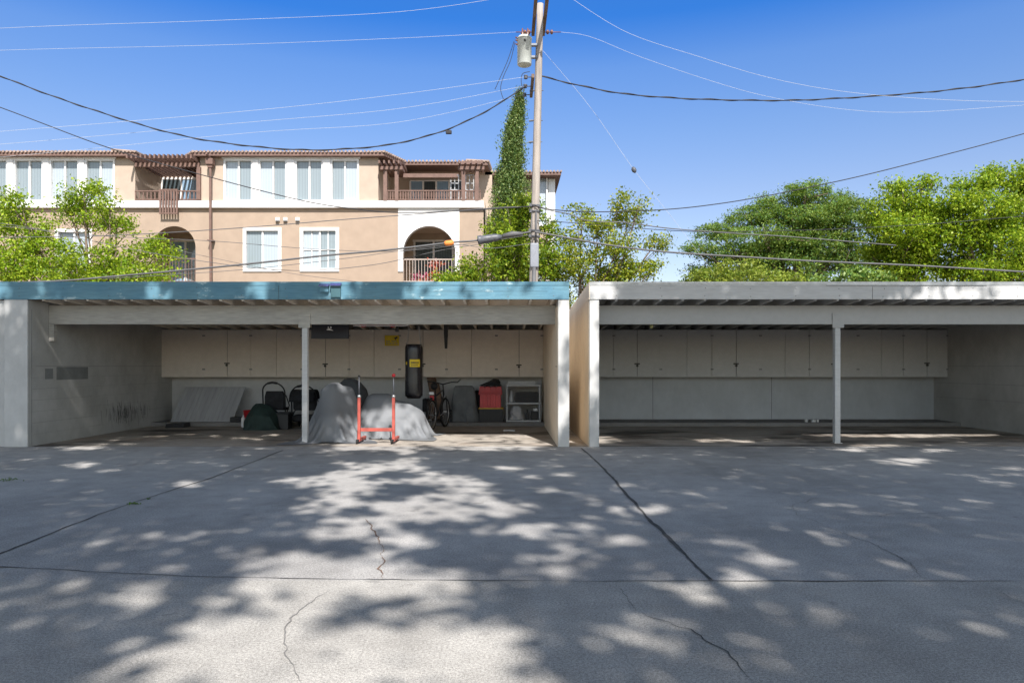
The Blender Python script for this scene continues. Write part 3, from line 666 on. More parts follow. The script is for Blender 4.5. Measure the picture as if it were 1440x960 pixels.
# ski bundle in the rafters
Ys = 14.2; zs_ = ZZ(458, Ys)
t = thing('ski_bundle', 'white skis with red bindings laid across under the rafters', 'skis', (XX(535,Ys), Ys, zs_-.02))
a = MB(); a.box(XX(497,Ys), XX(570,Ys), Ys-.035, Ys+.035, zs_-.008, zs_+.008); a.prism_y([(XX(570,Ys),zs_-.008),(XX(575,Ys),zs_+.02),(XX(575,Ys),zs_+.03),(XX(570,Ys),zs_+.008)], Ys-.03, Ys+.03); a.build('ski', M_whitepl, t)
a = MB(); a.box(XX(497,Ys), XX(565,Ys), Ys+.06, Ys+.13, zs_+.004, zs_+.02); a.build('ski', M_redlid, t)
for q in (511, 552):
    a = MB(); a.box(XX(q-4,Ys), XX(q+4,Ys), Ys-.04, Ys+.02, zs_+.009, zs_+.06); a.prism_y([(XX(q-2,Ys),zs_-.035),(XX(q+3,Ys),zs_-.02),(XX(q+4,Ys),zs_-.009),(XX(q-3,Ys),zs_-.009)], Ys-.03, Ys+.03); a.build('binding', M_redlid, t, bevel=.006)
a = MB(); a.lathe((XX(558.5,Ys), Ys-.02, ZZ(464,Ys)), [(.001,-.045),(.035,-.03),(.038,.02),(.015,.07)], 12); tag(a.build('black_cup', M_black, smooth=True), 'small black knob-shaped cup hanging below the skis', 'cup')
# yellow sign
Yy = YC-.036
t = thing('warning_sign', 'small yellow warning sign fixed on the beige cabinet left of the bag', 'sign', (XX(551,Yy), Yy, ZZ(486,Yy)))
a = MB(); a.box(XX(541,Yy), XX(561,Yy), Yy, Yy+.012, ZZ(486,Yy), ZZ(471.5,Yy)); sg = a.build('sign_board', M_yellow, t, bevel=.002)
a = MB()
def S(px0, px1, py0, py1): a.box(XX(px0,Yy), XX(px1,Yy), Yy-.003, Yy-.0005, ZZ(py1,Yy), ZZ(py0,Yy))
for k in range(8):
    if k != 3: S(543+2*k*.95, 543+2*k*.95+1.4, 479.0, 480.6)
for row in (482, 483.6): 
    for k in range(4): S(543+4.3*k, 546.4+4.3*k, row, row+.7)
a.build('sign_print', M_scuff, sg)
a = MB(); a.prism_y([(XX(553.5,Yy),ZZ(475.5,Yy)),(XX(558.5,Yy),ZZ(472.8,Yy)),(XX(559.5,Yy),ZZ(475.2,Yy)),(XX(556.8,Yy),ZZ(476.3,Yy)),(XX(556.6,Yy),ZZ(478,Yy)),(XX(555.4,Yy),ZZ(478,Yy)),(XX(555.6,Yy),ZZ(476.4,Yy))], Yy-.003, Yy-.0005); a.build('sign_symbol', M_black, sg)

# bicycle seen from behind
def bicycle():
    base = Vector((XX(607,15.62), 15.62, 0)); rot = math.radians(-12)
    t = thing('bicycle', 'bicycle parked nose in with red rear reflector beside the punching bag', 'bicycle', base)
    def B(u, v, z): return base + Vector((v*math.cos(rot)-u*math.sin(rot)*1, u*math.cos(rot)+v*math.sin(rot), z))   # u forward, v right
    def wheel(u0, nm):
        a = MB(); a.tube([B(u0+.315*math.cos(q), 0, .34+.315*math.sin(q)) for q in [2*math.pi*i/40 for i in range(40)]], .026, 8, closed=True); wh = a.build(nm, M_rubber, t, True)
        a = MB(); a.tube([B(u0+.285*math.cos(q), 0, .34+.285*math.sin(q)) for q in [2*math.pi*i/40 for i in range(40)]], .015, 6, closed=True)
        a.build('rim', M_metal, wh, True)
        a = MB()
        for i in range(14):
            q = 2*math.pi*i/14; a.tube([B(u0, .02*(-1)**i, .34), B(u0+.285*math.cos(q), 0, .34+.285*math.sin(q))], .0022, 4)
        a.tube([B(u0,-.05,.34), B(u0,.05,.34)], .016, 8); a.build('spokes', M_metal, wh)
    wheel(0, 'wheel'); wheel(1.0, 'wheel')
    a = MB(); st, bb, hd, hl = B(.25,0,.80), B(.42,0,.30), B(.86,0,.86), B(.89,0,.74)
    a.tube([st, bb], .016, 8); a.tube([bb, hl], .019, 8); a.tube([B(.27,0,.74), hd], .016, 8); a.tube([hd, hl], .02, 8)
    for s in (-.055, .055):
        a.tube([B(0,s,.34), bb], .010, 6); a.tube([B(0,s,.34), B(.26,s*.4,.76)], .009, 6)
        a.tube([B(.89,s,.72), B(1.0,s,.34)], .012, 6)
    a.build('frame', M_black, t, True)
    a = MB(); a.tube([hd, B(.83,0,1.0)], .014, 8); a.tube([B(.70,-.33,1.06), B(.84,-.2,1.04), B(.84,0,.99), B(.84,.2,1.04), B(.78,.36,1.04), B(.66,.46,1.10)], .014, 8); a.build('handlebar', M_black, t, True)
    a = MB(); a.tube([B(.25,0,.8), B(.24,0,.93)], .013, 8); a.tube([B(.12,0,.955), B(.17,0,.965), B(.26,0,.96), B(.40,0,.95)], [.04,.085,.05,.018], 10); a.build('saddle', M_blackfab, t, True)
    a = MB(); a.box(base.x-.045, base.x+.045, base.y-.02+.02, base.y+.06, .66, .76); a.build('rear_lamp', M_redpl, t, bevel=.01)
    a = MB(); a.box(base.x-.05, base.x+.05, base.y-.03, base.y-.008, .785, .845); a.build('plate', M_whitepl, t, bevel=.004)
    a = MB(); a.tube([B(.42,-.16,.22), B(.42,-.06,.30)], .010, 6); a.tube([B(.42,.16,.38), B(.42,.06,.30)], .010, 6)
    p0, p1 = B(.42,-.18,.20), B(.42,.18,.40); a.bar(p0+Vector((-.03,0,0)), p0+Vector((.04,0,0)), .09, .02); a.bar(p1+Vector((-.04,0,0)), p1+Vector((.03,0,0)), .09, .02)
    a.build('pedals', M_metal, t)
    a = MB(); a.tube([B(-.345*math.cos(q)+.0, 0, .34+.36*math.sin(q)) for q in [math.pi*(.15+.5*i/10) for i in range(11)]], .03, 6); a.build('mudguard', M_black, t, True)
    a = MB(); a.box(base.x-.21, base.x-.09, base.y+.05, base.y+.32, .40, .70); a.build('pannier', M_blackfab, t, bevel=.03)
bicycle()
a = MB(); Yg = 17.05; a.tube([P(609,590,Yg)+Vector((0,0,.02)), P(612,560,Yg+.2), P(606,528,Yg+.5)], [.12,.115,.11], 14); a.tube([P(614,590,Yg-.1)+Vector((.05,0,.02)), P(618,565,Yg+.05), P(613,540,Yg+.3)], [.085,.085,.08], 12)
o = a.build('rolled_rug', M_rug, smooth=True); tag(o, 'brown rolled rug leaning on the wall behind the bicycle', 'rug')
a = MB(); x0_ = XX(622, 17.1)
for k in range(4): a.box(x0_, x0_+.20, 17.0, 17.3, .088+.075*k, .088+.075*k+.055)
a.box(x0_+.02, x0_+.18, 17.02, 17.28, .10, .34); tag(a.build('slatted_crate', mat('grey_slats', (.12,.12,.125), .7), bevel=.006), 'dark grey slatted crate left of the cloth covered item', 'crate')
# red tote on black crate
Yt = 16.95; x0_, x1_ = XX(674,Yt), XX(707,Yt)
t = thing('black_crate', 'black ribbed crate with yellow rim under the red tote', 'crate', ((x0_+x1_)/2, Yt+.25, .087))
a = MB(); a.box(x0_, x1_, Yt+.03, Yt+.44, .087, ZZ(575.5,Yt))
for i in range(12):
    xq = x0_+.02+(x1_-x0_-.04)*i/11; a.box(xq-.009, xq+.009, Yt+.012, Yt+.028, .10, ZZ(577,Yt))
a.build('crate_body', M_black, t)
zr = ZZ(575,Yt); a = MB(); a.box(x0_-.02, x1_+.02, Yt, Yt+.47, zr, zr+.026); a.build('crate_rim', M_yellowtrim, t, bevel=.005)
zr += .028
t = thing('red_tote', 'red plastic tote with darker red lid on the black crate', 'tote', ((x0_+x1_)/2, Yt+.25, zr))
xq0, xq1 = x0_+.0, x1_-.03; zt_ = ZZ(555,Yt)
a = MB(); n = 60; poly = []
for i in range(n+1):
    f = i/n; poly.append((xq0+.015+(xq1-xq0-.03)*f, Yt+.03+.014*(1 if math.sin(f*math.pi*2*4+.5) > .1 else -.3)))
poly += [(xq1-.01, Yt+.42), (xq0+.01, Yt+.42)]; a.prism_z(poly, zr, zt_); a.build('tote_body', M_redpl, t)
a = MB(); a.box(xq0-.015, xq1+.015, Yt+.0, Yt+.45, zt_+.002, zt_+.05)
for i in range(4):
    xc = xq0+.06+(xq1-xq0-.12)*i/3; a.prism_y([(xc-.075,zt_+.051),(xc+.075,zt_+.051),(xc+.055,ZZ(543.5,Yt)),(xc-.055,ZZ(543.5,Yt))], Yt+.02, Yt+.43)
a.box(xq0+.0, xq1-.0, Yt+.05, Yt+.4, zt_+.051, ZZ(544.5,Yt)); a.build('tote_lid', M_redlid, t, bevel=.006)
draped('black_bag', 'limp black bag lying on top of the red tote', 'bag', [(533,694,701),(536,688,703),(540,680,704),(543.3,672,705)], 17.2, .16, M_blackfab, 4, .008, 12, 2.2, ZZ(543.2,Yt)+.004, .0)
a = MB(); a.prism_z([(XX(668,17.4),17.35),(XX(676,17.4),17.35),(XX(676,17.4),17.6),(XX(668,17.4),17.6)], .088, .82)
tag(a.build('black_case', M_blackfab, bevel=.02), 'narrow black case standing between the cloth covered item and red tote', 'case')
# plastic shelf and contents
Yv = 16.95; x0_, x1_ = XX(711.5,Yv), XX(760.5,Yv)
t = thing('shelf_unit', 'grey plastic three tier shelf unit in the right corner', 'shelf', ((x0_+x1_)/2, Yv+.17, .087))
zl_ = [.087, ZZ(568.5,Yv), ZZ(543,Yv)]
for z in zl_:
    a = MB(); a.box(x0_, x1_, Yv, Yv+.36, z, z+.045); a.build('shelf_board', M_greytub, t, bevel=.008)
for i in (0, 1):
    for xq in (x0_+.025, x1_-.025):
        for yq in (Yv+.035, Yv+.325):
            a = MB(); a.lathe((xq, yq, zl_[i]+.046), [(.026,0),(.022,.03),(.022,zl_[i+1]-zl_[i]-.08),(.026,zl_[i+1]-zl_[i]-.048)], 10); a.build('leg', M_greytub, t, True)
z = zl_[2]+.047
a = MB(); a.box(x0_+.03, x1_-.12, Yv+.05, Yv+.31, z, z+.035); a.box(x0_+.05, x1_-.14, Yv+.06, Yv+.30, z+.036, z+.075); tag(a.build('flat_box', M_greytub, bevel=.006), 'flat grey box lying on top of the shelf unit', 'box')
z = zl_[1]+.047
a = MB(); a.box(x0_+.22, x1_-.06, Yv+.05, Yv+.3, z, z+.24)
for i in range(4): a.box(x0_+.21, x1_-.05, Yv+.035, Yv+.048, z+.03+.05*i, z+.055+.05*i)
tag(a.build('black_basket', M_black, bevel=.006), 'black basket on the middle shelf', 'basket')
c = Vector((x0_+.13, Yv+.12, z)); a = MB(); a.lathe(c, [(.05,0),(.06,.02),(.06,.12),(.03,.16),(.02,.27),(.001,.275)], 14); tag(a.build('spray_bottle', M_greytub, smooth=True), 'slim grey bottle on the middle shelf left of the basket', 'bottle')
z = zl_[0]+.047
draped('silver_bag', 'crumpled silver bag on the bottom shelf', 'bag', [(571,722,730),(575,719,734),(582,717,736),(590,717,737)], 17.08, .13, M_silver, 6, .012, 22, 2.3, z+.002, .005)
a = MB(); a.box(x0_+.47, x0_+.55, Yv+.06, Yv+.2, z, z+.17); a.box(x0_+.60, x1_-.06, Yv+.06, Yv+.24, z, z+.20); a.box(x0_+.49, x0_+.53, Yv+.1, Yv+.16, z+.171, z+.25); tag(a.build('tool_box', M_black, bevel=.008), 'dark boxes of tools on the bottom shelf beside the silver bag', 'tool box')
a = MB(); c = Vector((x1_-.12, Yv+.12, z+.202)); a.lathe(c, [(.05,0),(.055,.05),(.02,.075)], 12); tag(a.build('small_tub', M_whitepl, smooth=True), 'small pale tub on the dark box of the bottom shelf', 'tub')
# solar lamps on the teal fascia
def solar(label, px0, px1, py0, py1, m):
    y = YF-.056; xa_, xb_ = XX(px0,y), XX(px1,y); z1, z0 = ZZ(py0,y), ZZ(py1,y)
    t = thing('solar_lamp', label, 'lamp', ((xa_+xb_)/2, y, z0), 'solar lamps on the teal fascia')
    a = MB(); a.prism_y([(xa_+.006,z0),(xb_-.006,z0),(xb_,z1-.03),(xa_,z1-.03)], y-.05, y); a.build('lamp_body', m, t, bevel=.006)
    a = MB(); a.add([(xa_-.006,y-.09,z1-.055),(xb_+.006,y-.09,z1-.055),(xb_+.006,y+.05,z1+.02),(xa_-.006,y+.05,z1+.02),(xa_-.006,y-.09,z1-.045),(xb_+.006,y-.09,z1-.045),(xb_+.006,y+.05,z1+.03),(xa_-.006,y+.05,z1+.03)],
          [(0,3,2,1),(4,5,6,7),(0,1,5,4),(1,2,6,5),(2,3,7,6),(3,0,4,7)]); a.build('solar_panel', M_glass_solar, t)
solar('small tilted solar lamp on the teal fascia', 450, 463, 399, 411, M_teal)
solar('larger solar lamp with pale lower edge on the teal fascia', 465.5, 480, 398, 418.5, mat('lamp_teal', (.05,.12,.14), .5))
c = P(916, 458, 14.8); t = thing('ceiling_bulb', 'bare yellowish bulb under the rafters of the empty carport', 'lamp', c)
a = MB(); a.lathe(c, [(.001,-.055),(.03,-.045),(.042,-.01),(.03,.03),(.018,.05)], 14); a.build('bulb', M_bulb, t, True)
a = MB(); a.lathe(c, [(.02,.051),(.03,.06),(.03,.09),(.08,.095),(.08,rz(14.8)-c.z)], 14); a.build('socket', M_whitepl, t)
# weeds
def leaves_mesh(name, pts, size, m, parent=None, aspect=.55, up=0.0, outd=None, seed=3, sv=.35):
    rg = np.random.default_rng(seed); n = len(pts)
    nr = rg.normal(size=(n,3)); nr[:,2] = np.abs(nr[:,2])*(1+up)+up*.4; 
    if outd is not None: nr += outd
    nr /= np.linalg.norm(nr, axis=1)[:,None]
    d = rg.normal(size=(n,3)); d -= nr*(d*nr).sum(1)[:,None]; d /= np.linalg.norm(d, axis=1)[:,None]
    e = np.cross(nr, d); s = size*(1+rg.uniform(-sv, sv, n))[:,None]
    v = np.empty((n,4,3)); v[:,0] = pts-d*s*.5; v[:,1] = pts+e*s*aspect*.5+nr*s*.06-d*s*.06; v[:,2] = pts+d*s*.5-nr*s*.1; v[:,3] = pts-e*s*aspect*.5+nr*s*.06-d*s*.06
    v = v.reshape(-1,3)
    if parent is not None: base = np.array(parent['_o'])
    else: lo, hi = v.min(0), v.max(0); base = np.array([(lo[0]+hi[0])/2, (lo[1]+hi[1])/2, lo[2]])
    v = v-base
    me = bpy.data.meshes.new(name); me.vertices.add(4*n); me.vertices.foreach_set('co', v.ravel())
    me.loops.add(4*n); me.loops.foreach_set('vertex_index', np.arange(4*n, dtype=np.int32))
    me.polygons.add(n); me.polygons.foreach_set('loop_start', np.arange(0,4*n,4,dtype=np.int32))
    me.update(calc_edges=True); me.materials.append(m)
    o = bpy.data.objects.new(name, me); COL.objects.link(o); o['_o'] = tuple(base)
    if parent is not None: o.parent = parent
    else: o.location = base
    return o
for px_, py_, rr, k, lab in ((188,709,.03,40,'small green weed growing in the slanting joint'), (209,702,.014,14,'tiny weed further along the slanting joint'), (12,676,.06,50,'dry weed tuft at the left edge of the driveway')):
    c = np.array(G(px_, py_)); pts = c + N.normal(size=(k,3))*np.array([rr,rr*.6,rr*.35]); pts[:,2] = np.abs(pts[:,2])+.006
    tag(leaves_mesh('weed', pts, .022, M_weed, seed=px_), lab, 'weed')
for px_, py_ in ((713,606),(720,605),(704,607)): pass
a = MB(); c = G(716,606); a.tube([c+Vector((-.12,0,.012)), c+Vector((0,.02,.016)), c+Vector((.12,-.01,.012))], .012, 6); tag(a.build('litter', M_whitepl), 'scrap of pale litter on the carport floor before the shelf', 'litter')
c = G(345,616)

# ------------------------------------------------------------------ apartment building
YA = 31.0
AB = thing('apartment_building', 'peach three storey apartment building with white window bands and clay tile eaves', 'building', (XX(330,YA), YA, 0))
def pane(x0_, x1_, z0_, z1_, y, m, par, nm='pane'):
    a = MB(); a.box(x0_, x1_, y, y+.02, z0_, z1_); return a.build(nm, m, par)
def window(px0, px1, py0, py1, Y, panes, fr=.09, muntin=False, proud=.05):
    x0_, x1_, z0_, z1_ = XX(px0,Y), XX(px1,Y), ZZ(py1,Y), ZZ(py0,Y); k = len(panes)
    f = MB()
    f.box(x0_, x1_, Y-proud, Y+.16, z1_-fr, z1_); f.box(x0_, x1_, Y-proud, Y+.16, z0_, z0_+fr)
    f.box(x0_, x0_+fr, Y-proud, Y+.16, z0_+fr, z1_-fr); f.box(x1_-fr, x1_, Y-proud, Y+.16, z0_+fr, z1_-fr)
    iw = (x1_-x0_-2*fr)/k
    for i in range(1, k): f.box(x0_+fr+iw*i-.035, x0_+fr+iw*i+.035, Y+.02, Y+.15, z0_+fr, z1_-fr)
    if muntin:
        f.box(x0_+fr, x1_-fr, Y+.05, Y+.085, (z0_+z1_)/2-.02, (z0_+z1_)/2+.02)
        for i in range(k): f.box(x0_+fr+iw*(i+.5)-.018, x0_+fr+iw*(i+.5)+.018, Y+.05, Y+.085, z0_+fr, z1_-fr)
    wo = f.build('window', M_trim, AB)
    for i, m in enumerate(panes):
        q0 = x0_+fr+iw*i+(.04 if i else 0); q1 = x0_+fr+iw*(i+1)-(.04 if i < k-1 else 0)
        pane(q0, q1, z0_+fr, z1_-fr, Y+.09, m, wo)
    return (x0_, x1_, z0_, z1_)
M_pane_blue = pane_mat('pane_sky', (.22, .34, .47), 1, .05)
def plate(name, x0_, x1_, z0_, z1_, Y, holes, m, th=.3):
    xs = sorted(set([x0_, x1_]+[min(max(h[i],x0_),x1_) for h in holes for i in (0,1)])); zs = sorted(set([z0_, z1_]+[min(max(h[i],z0_),z1_) for h in holes for i in (2,3)]))
    a = MB()
    for i in range(len(xs)-1):
        for j in range(len(zs)-1):
            cx, cz = (xs[i]+xs[i+1])/2, (zs[j]+zs[j+1])/2
            if any(h[0] < cx < h[1] and h[2] < cz < h[3] for h in holes): continue
            a.add([(xs[i],Y,zs[j]),(xs[i+1],Y,zs[j]),(xs[i+1],Y,zs[j+1]),(xs[i],Y,zs[j+1])], [(0,1,2,3)])
    for h in holes:
        q = [(h[0],h[2]),(h[1],h[2]),(h[1],h[3]),(h[0],h[3])]
        a.add([(x,Y,z) for x,z in q]+[(x,Y+th,z) for x,z in q], [(i,(i+1)%4,4+(i+1)%4,4+i) for i in range(4)])
    return a.build(name, m, AB)
def hole(px0,px1,py0,py1,Y): return (XX(px0,Y)+.02, XX(px1,Y)-.02, ZZ(py1,Y)+.02, ZZ(py0,Y)-.02)
B_, M__, D_ = M_pane_bright, M_pane_mid, M_pane_dark
W3 = [(-60,12,(M__,M__)), (20,62,(M__,M__)), (70,112,(B_,M__)), (120,162,(M__,B_)), (315,356,(B_,M__)), (364,404,(B_,M__)), (415,455,(M__,M__)), (465,505,(M__,B_))]
W2 = [(78,130,322,385,(M__,B_),False), (342,396,320,382,(M__,B_),False), (422,477,320,382,(B_,M__),True)]
zband0, zband1 = ZZ(293,YA), ZZ(283,YA)
ztop = ZZ(214,YA)
# third floor walls
h3 = [hole(a0,a1,224,284,YA) for a0,a1,_ in W3]
plate('wall', XX(-300,YA), XX(190,YA), zband1, ztop, YA, [h for h in h3 if h[1] < XX(180,YA)], M_beige)
plate('wall', XX(281,YA), XX(532,YA), zband1, ztop, YA, [h for h in h3 if h[0] > XX(280,YA)], M_beige)
for a0,a1,ps in W3: window(a0, a1, 224, 284, YA, ps, .075)
# white piers between the third floor windows and their head strips
for a0,a1 in ((12,20),(62,70),(112,120),(356,364),(404,415),(455,465)):
    a = MB(); a.box(XX(a0,YA)+.005, XX(a1,YA)-.005, YA-.09, YA-.004, zband1+.01, ZZ(224,YA)); a.build('window_pier', M_trim, AB)
for a0,a1 in ((-60,164),(313,507)):
    a = MB(); a.box(XX(a0,YA), XX(a1,YA), YA-.10, YA-.004, ZZ(224,YA)+.004, ZZ(222,YA)+.02); a.build('head_trim', M_trim, AB)
# second floor wall with arches
ar1, ar2 = (215, 275), (567, 640)
h2 = [hole(a0,a1,b0,b1,YA) for a0,a1,b0,b1,_,_ in W2]
archz = ZZ(318,YA); zfl = 5.0
ah = [(XX(p0,YA), XX(p1,YA), zfl, archz) for p0,p1 in (ar1, ar2)]
plate('wall', XX(-300,YA), XX(682,YA), 0, zband0, YA, h2+ah, M_peach)
def spandrels(name, p0, p1, Y, th, m):
    x0_, x1_ = XX(p0,Y), XX(p1,Y); r_ = (x1_-x0_)/2; cx = (x0_+x1_)/2; zc = ZZ(318,YA)-r_; a = MB()
    for s in (-1, 1):
        arc = [(cx+s*r_*math.sin(q), zc+r_*math.cos(q)) for q in [math.pi/2*i/14 for i in range(15)]]
        poly = arc + [(cx+s*r_, zc+r_)]
        a.prism_y(poly if s > 0 else poly[::-1], Y, Y+th)
    return a.build(name, m, AB)
spandrels('arch', *ar1, YA+.001, .3, M_peach); spandrels('arch', *ar2, YA+.001, .3, M_trim)
for a0,a1,b0,b1,ps,mu in W2: window(a0, a1, b0, b1, YA, ps, .14, mu)
# white surround of the right arch
xw0, xw1 = XX(560,YA), XX(646,YA); q0, q1 = ah[1][0], ah[1][1]
a = MB(); a.box(xw0, q0, YA-.05, YA-.004, ZZ(382,YA), archz); a.box(q1, xw1, YA-.05, YA-.004, ZZ(382,YA), archz); a.box(xw0, xw1, YA-.05, YA-.004, archz+.002, zband0-.01)
a.build('arch_surround', M_trim, AB)
spandrels('arch_surround', *ar2, YA-.05, .045, M_trim)
a = MB(); a.box(XX(-300,YA), XX(680,YA), YA-.12, YA+.2, zband0, zband1-.004); a.box(XX(-300,YA), XX(681,YA), YA-.17, YA-.122, zband0-.0, zband0+.09); a.build('white_band', M_trim, AB)
# arch recesses
def recess(p0, p1, doors):
    x0_, x1_ = XX(p0,YA)-.25, XX(p1,YA)+.25; y = YA+1.9; a = MB()
    a.box(x0_, x1_, y, y+.1, zfl-.2, archz+.3); a.box(x0_-.1, x0_, YA+.31, y, zfl-.2, archz+.3); a.box(x1_, x1_+.1, YA+.31, y, zfl-.2, archz+.3)
    a.box(x0_, x1_, YA+.31, y, archz+.02, archz+.2); a.build('balcony_recess', M_shade, AB)
    a = MB(); a.box(x0_, x1_, YA-.02, y, zfl-.25, zfl); a.build('balcony_floor', M_beige, AB)
    d0, d1, mats_ = doors; xd0, xd1 = XX(d0,y), XX(d1,y); zt2 = zfl+2.1; f = MB(); k = len(mats_); iw = (xd1-xd0)/k
    f.box(xd0-.08, xd1+.08, y-.06, y-.004, zt2, zt2+.09)
    for i in range(k+1): f.box(xd0+iw*i-.045, xd0+iw*i+.045, y-.06, y-.004, zfl, zt2-.002)
    do = f.build('balcony_door', M_trim, AB)
    for i, m in enumerate(mats_): pane(xd0+iw*i+.046, xd0+iw*(i+1)-.046, zfl, zt2-.003, y-.03, m, do)
recess(*ar1, (240, 283, (M_pane_blue, M_pane_mid))); recess(*ar2, (583, 637, (D_, D_)))
def railing(p0, p1, pt, z0_, Y, step=.13, m=M_brown, par=None, slat=.022, scallop=False):
    x0_, x1_ = XX(p0,Y), XX(p1,Y); z1_ = ZZ(pt,Y); a = MB()
    a.box(x0_, x1_, Y-.03, Y+.03, z1_-.05, z1_); a.box(x0_, x1_, Y-.025, Y+.025, z0_+.06, z0_+.10)
    n = max(2, int((x1_-x0_)/step))
    for i in range(n+1):
        x = x0_+.02+(x1_-x0_-.04)*i/n; a.box(x-slat/2, x+slat/2, Y-.012, Y+.012, z0_+.101, z1_-.051)
        if scallop and i < n: a.box(x+slat, x+(x1_-x0_)/n-slat, Y+.0, Y+.01, z0_+.2, z1_-.1-.04*(i%2))
    return a.build('railing', m, AB)
M_railpale = mat('railing_pale', (.40,.33,.29), .6)
railing(*ar1, 363, zfl, YA+.12, .14, M_brown); railing(*ar2, 364, zfl, YA+.12, .13, M_railpale)
# flower pots on the arch balcony
for px_, col_, hh, lab in ((590, (.55,.10,.22), .42, 'pot of pink flowers behind the arch balcony railing'), (608, (.66,.10,.06), .30, 'pot of red flowers on the arch balcony floor'), (612, (.66,.14,.10), .75, 'red flower basket hanging at the arch balcony railing')):
    Yf = YA+.45; c = Vector((XX(px_,Yf), Yf, zfl if hh < .7 else zfl+.55)); t = thing('flower_pot', lab, 'flower pot', c)
    a = MB(); a.lathe(c, [(.10,0),(.14,.2),(.15,.22)], 12); a.build('pot', M_pot, t)
    k = 90; pts = np.array(c)+np.array([0,0,.30])+N.normal(size=(k,3))*np.array([.15,.10,.10]); leaves_mesh('flowers', pts, .15, leafmat('petals', tuple(x*.5 for x in col_), col_, (.6,.45,.45), .2), t, .8, seed=px_)
# third floor balconies: back walls, pergolas, railings
def boxp(name, p0, p1, q0, q1, Y0, Y1, m): a = MB(); a.box(XX(p0,Y0), XX(p1,Y0), Y0, Y1, ZZ(q1,Y0), ZZ(q0,Y0)); return a.build(name, m, AB)
x0_, x1_ = XX(190,YA), XX(281,YA); y = YA+2.4
a = MB(); a.box(x0_-.1, x1_+.1, y, y+.1, zband0, ztop); a.box(x0_-.1, x0_-.002, YA+.02, y, zband0, ztop); a.box(x1_+.002, x1_+.1, YA+.02, y, zband0, ztop); a.build('balcony_recess', M_beige, AB)
a = MB(); a.box(x0_, x1_, YA+.21, y, zband1-.15, zband1-.01); a.build('balcony_floor', M_beige, AB)
zt2 = zband1+2.0; xd0, xd1 = XX(228,y), XX(283,y); f = MB(); iw = (xd1-xd0)/2
f.box(xd0-.08, xd1+.08, y-.06, y-.004, zt2-.45, zt2-.36)
for i in range(3): f.box(xd0+iw*i-.045, xd0+iw*i+.045, y-.06, y-.004, zband1, zt2-.452)
do = f.build('balcony_door', M_trim, AB)
for i in range(2): pane(xd0+iw*i+.046, xd0+iw*(i+1)-.046, zband1, zt2-.453, y-.03, D_ if i == 0 else M_pane_blue, do)
railing(190, 279, 268, zband1-.02, YA-.05, .17, M_brown, slat=.05)
boxp('pergola_beam', 189, 280, 229, 234.5, YA-.12, YA+.02, M_brown)
boxp('pergola_post', 276, 281.5, 234.6, 281, YA-.12, YA+.02, M_brown)
zz = ZZ(228.8,YA-.12)
for i in range(15):
    x = XX(191,YA)+(XX(279,YA)-XX(191,YA))*i/14; a = MB(); a.bar((x, YA-.75, zz+.10), (x, y-.02, zz+.10), .07, .17); a.build('pergola_rafter', M_brown, AB)
# slatted trellis panel hung outside the band
a = MB(); Yk = YA-.24; u0, u1 = XX(224,Yk), XX(250,Yk); w0, w1 = ZZ(301,Yk), ZZ(266,Yk)
a.box(u0, u1, Yk-.03, Yk+.03, w0, w0+.05); a.box(u0, u1, Yk-.03, Yk+.03, w1-.05, w1)
for i in range(7): x = u0+.04+(u1-u0-.08)*i/6; a.box(x-.035, x+.035, Yk-.02, Yk+.02, w0+.051, w1-.051)
a.build('trellis_panel', M_brown, AB)
# right balcony with pergola
x0_, x1_ = XX(532,YA), XX(690,YA); y = YA+3.2
ztb = ZZ(228,33.0)
a = MB(); a.box(x0_-.1, x1_, y, y+.1, zband0, ztb); a.box(x0_-.1, x0_-.002, YA+.02, y, zband0, ztop); a.build('balcony_recess', M_beige, AB)
a = MB(); a.box(x0_, XX(680,YA), YA+.21, y, zband1-.15, zband1-.01); a.build('balcony_floor', M_beige, AB)
f = MB(); xd0, xd1 = XX(577,y), XX(650,y); zA, zB = zband1+.2, ZZ(253.5,y)
f.box(xd0, xd1, y-.06, y-.004, zB-.06, zB)
for i in range(5): x = xd0+(xd1-xd0)*i/4; f.box(x-.04, x+.04, y-.06, y-.004, zA, zB-.062)
do = f.build('balcony_window', M_trim, AB)
for i in range(4): pane(xd0+(xd1-xd0)*i/4+.041, xd0+(xd1-xd0)*(i+1)/4-.041, zA, zB-.063, y-.03, D_ if i % 2 else M_pane_blue, do)
railing(541, 676, 267.5, zband1-.02, YA-.05, .11, M_brown, slat=.05, scallop=True)
for p0 in (539, 555, 649, 668): boxp('pergola_post', p0, p0+5.2, 238.6, 282, YA-.14, YA+.02, M_brown)
for p0, p1 in ((533,566),(644,681)):
    boxp('pergola_beam', p0, p1, 233.8, 238.4, YA-.2, YA+.05, M_brown); boxp('pergola_beam', p0+1, p1-3, 226.5, 231, YA+.7, YA+.85, M_brown)
    for i in range(5):
        x = XX(p0+3,YA)+(XX(p1-3,YA)-XX(p0+3,YA))*i/4; a = MB(); a.bar((x, YA-.5, ZZ(232,YA)), (x, YA+1.2, ZZ(232,YA)), .07, .13); a.build('pergola_rafter', M_brown, AB)
for i in range(9):
    yy = YA+.9+i*.24; a = MB(); zq = ZZ(247-i*.3, YA+.9) + i*.055; a.bar((XX(563,YA), yy, zq), (XX(640,YA), yy, zq), .05, .17); a.build('shade_slat', M_brown, AB)
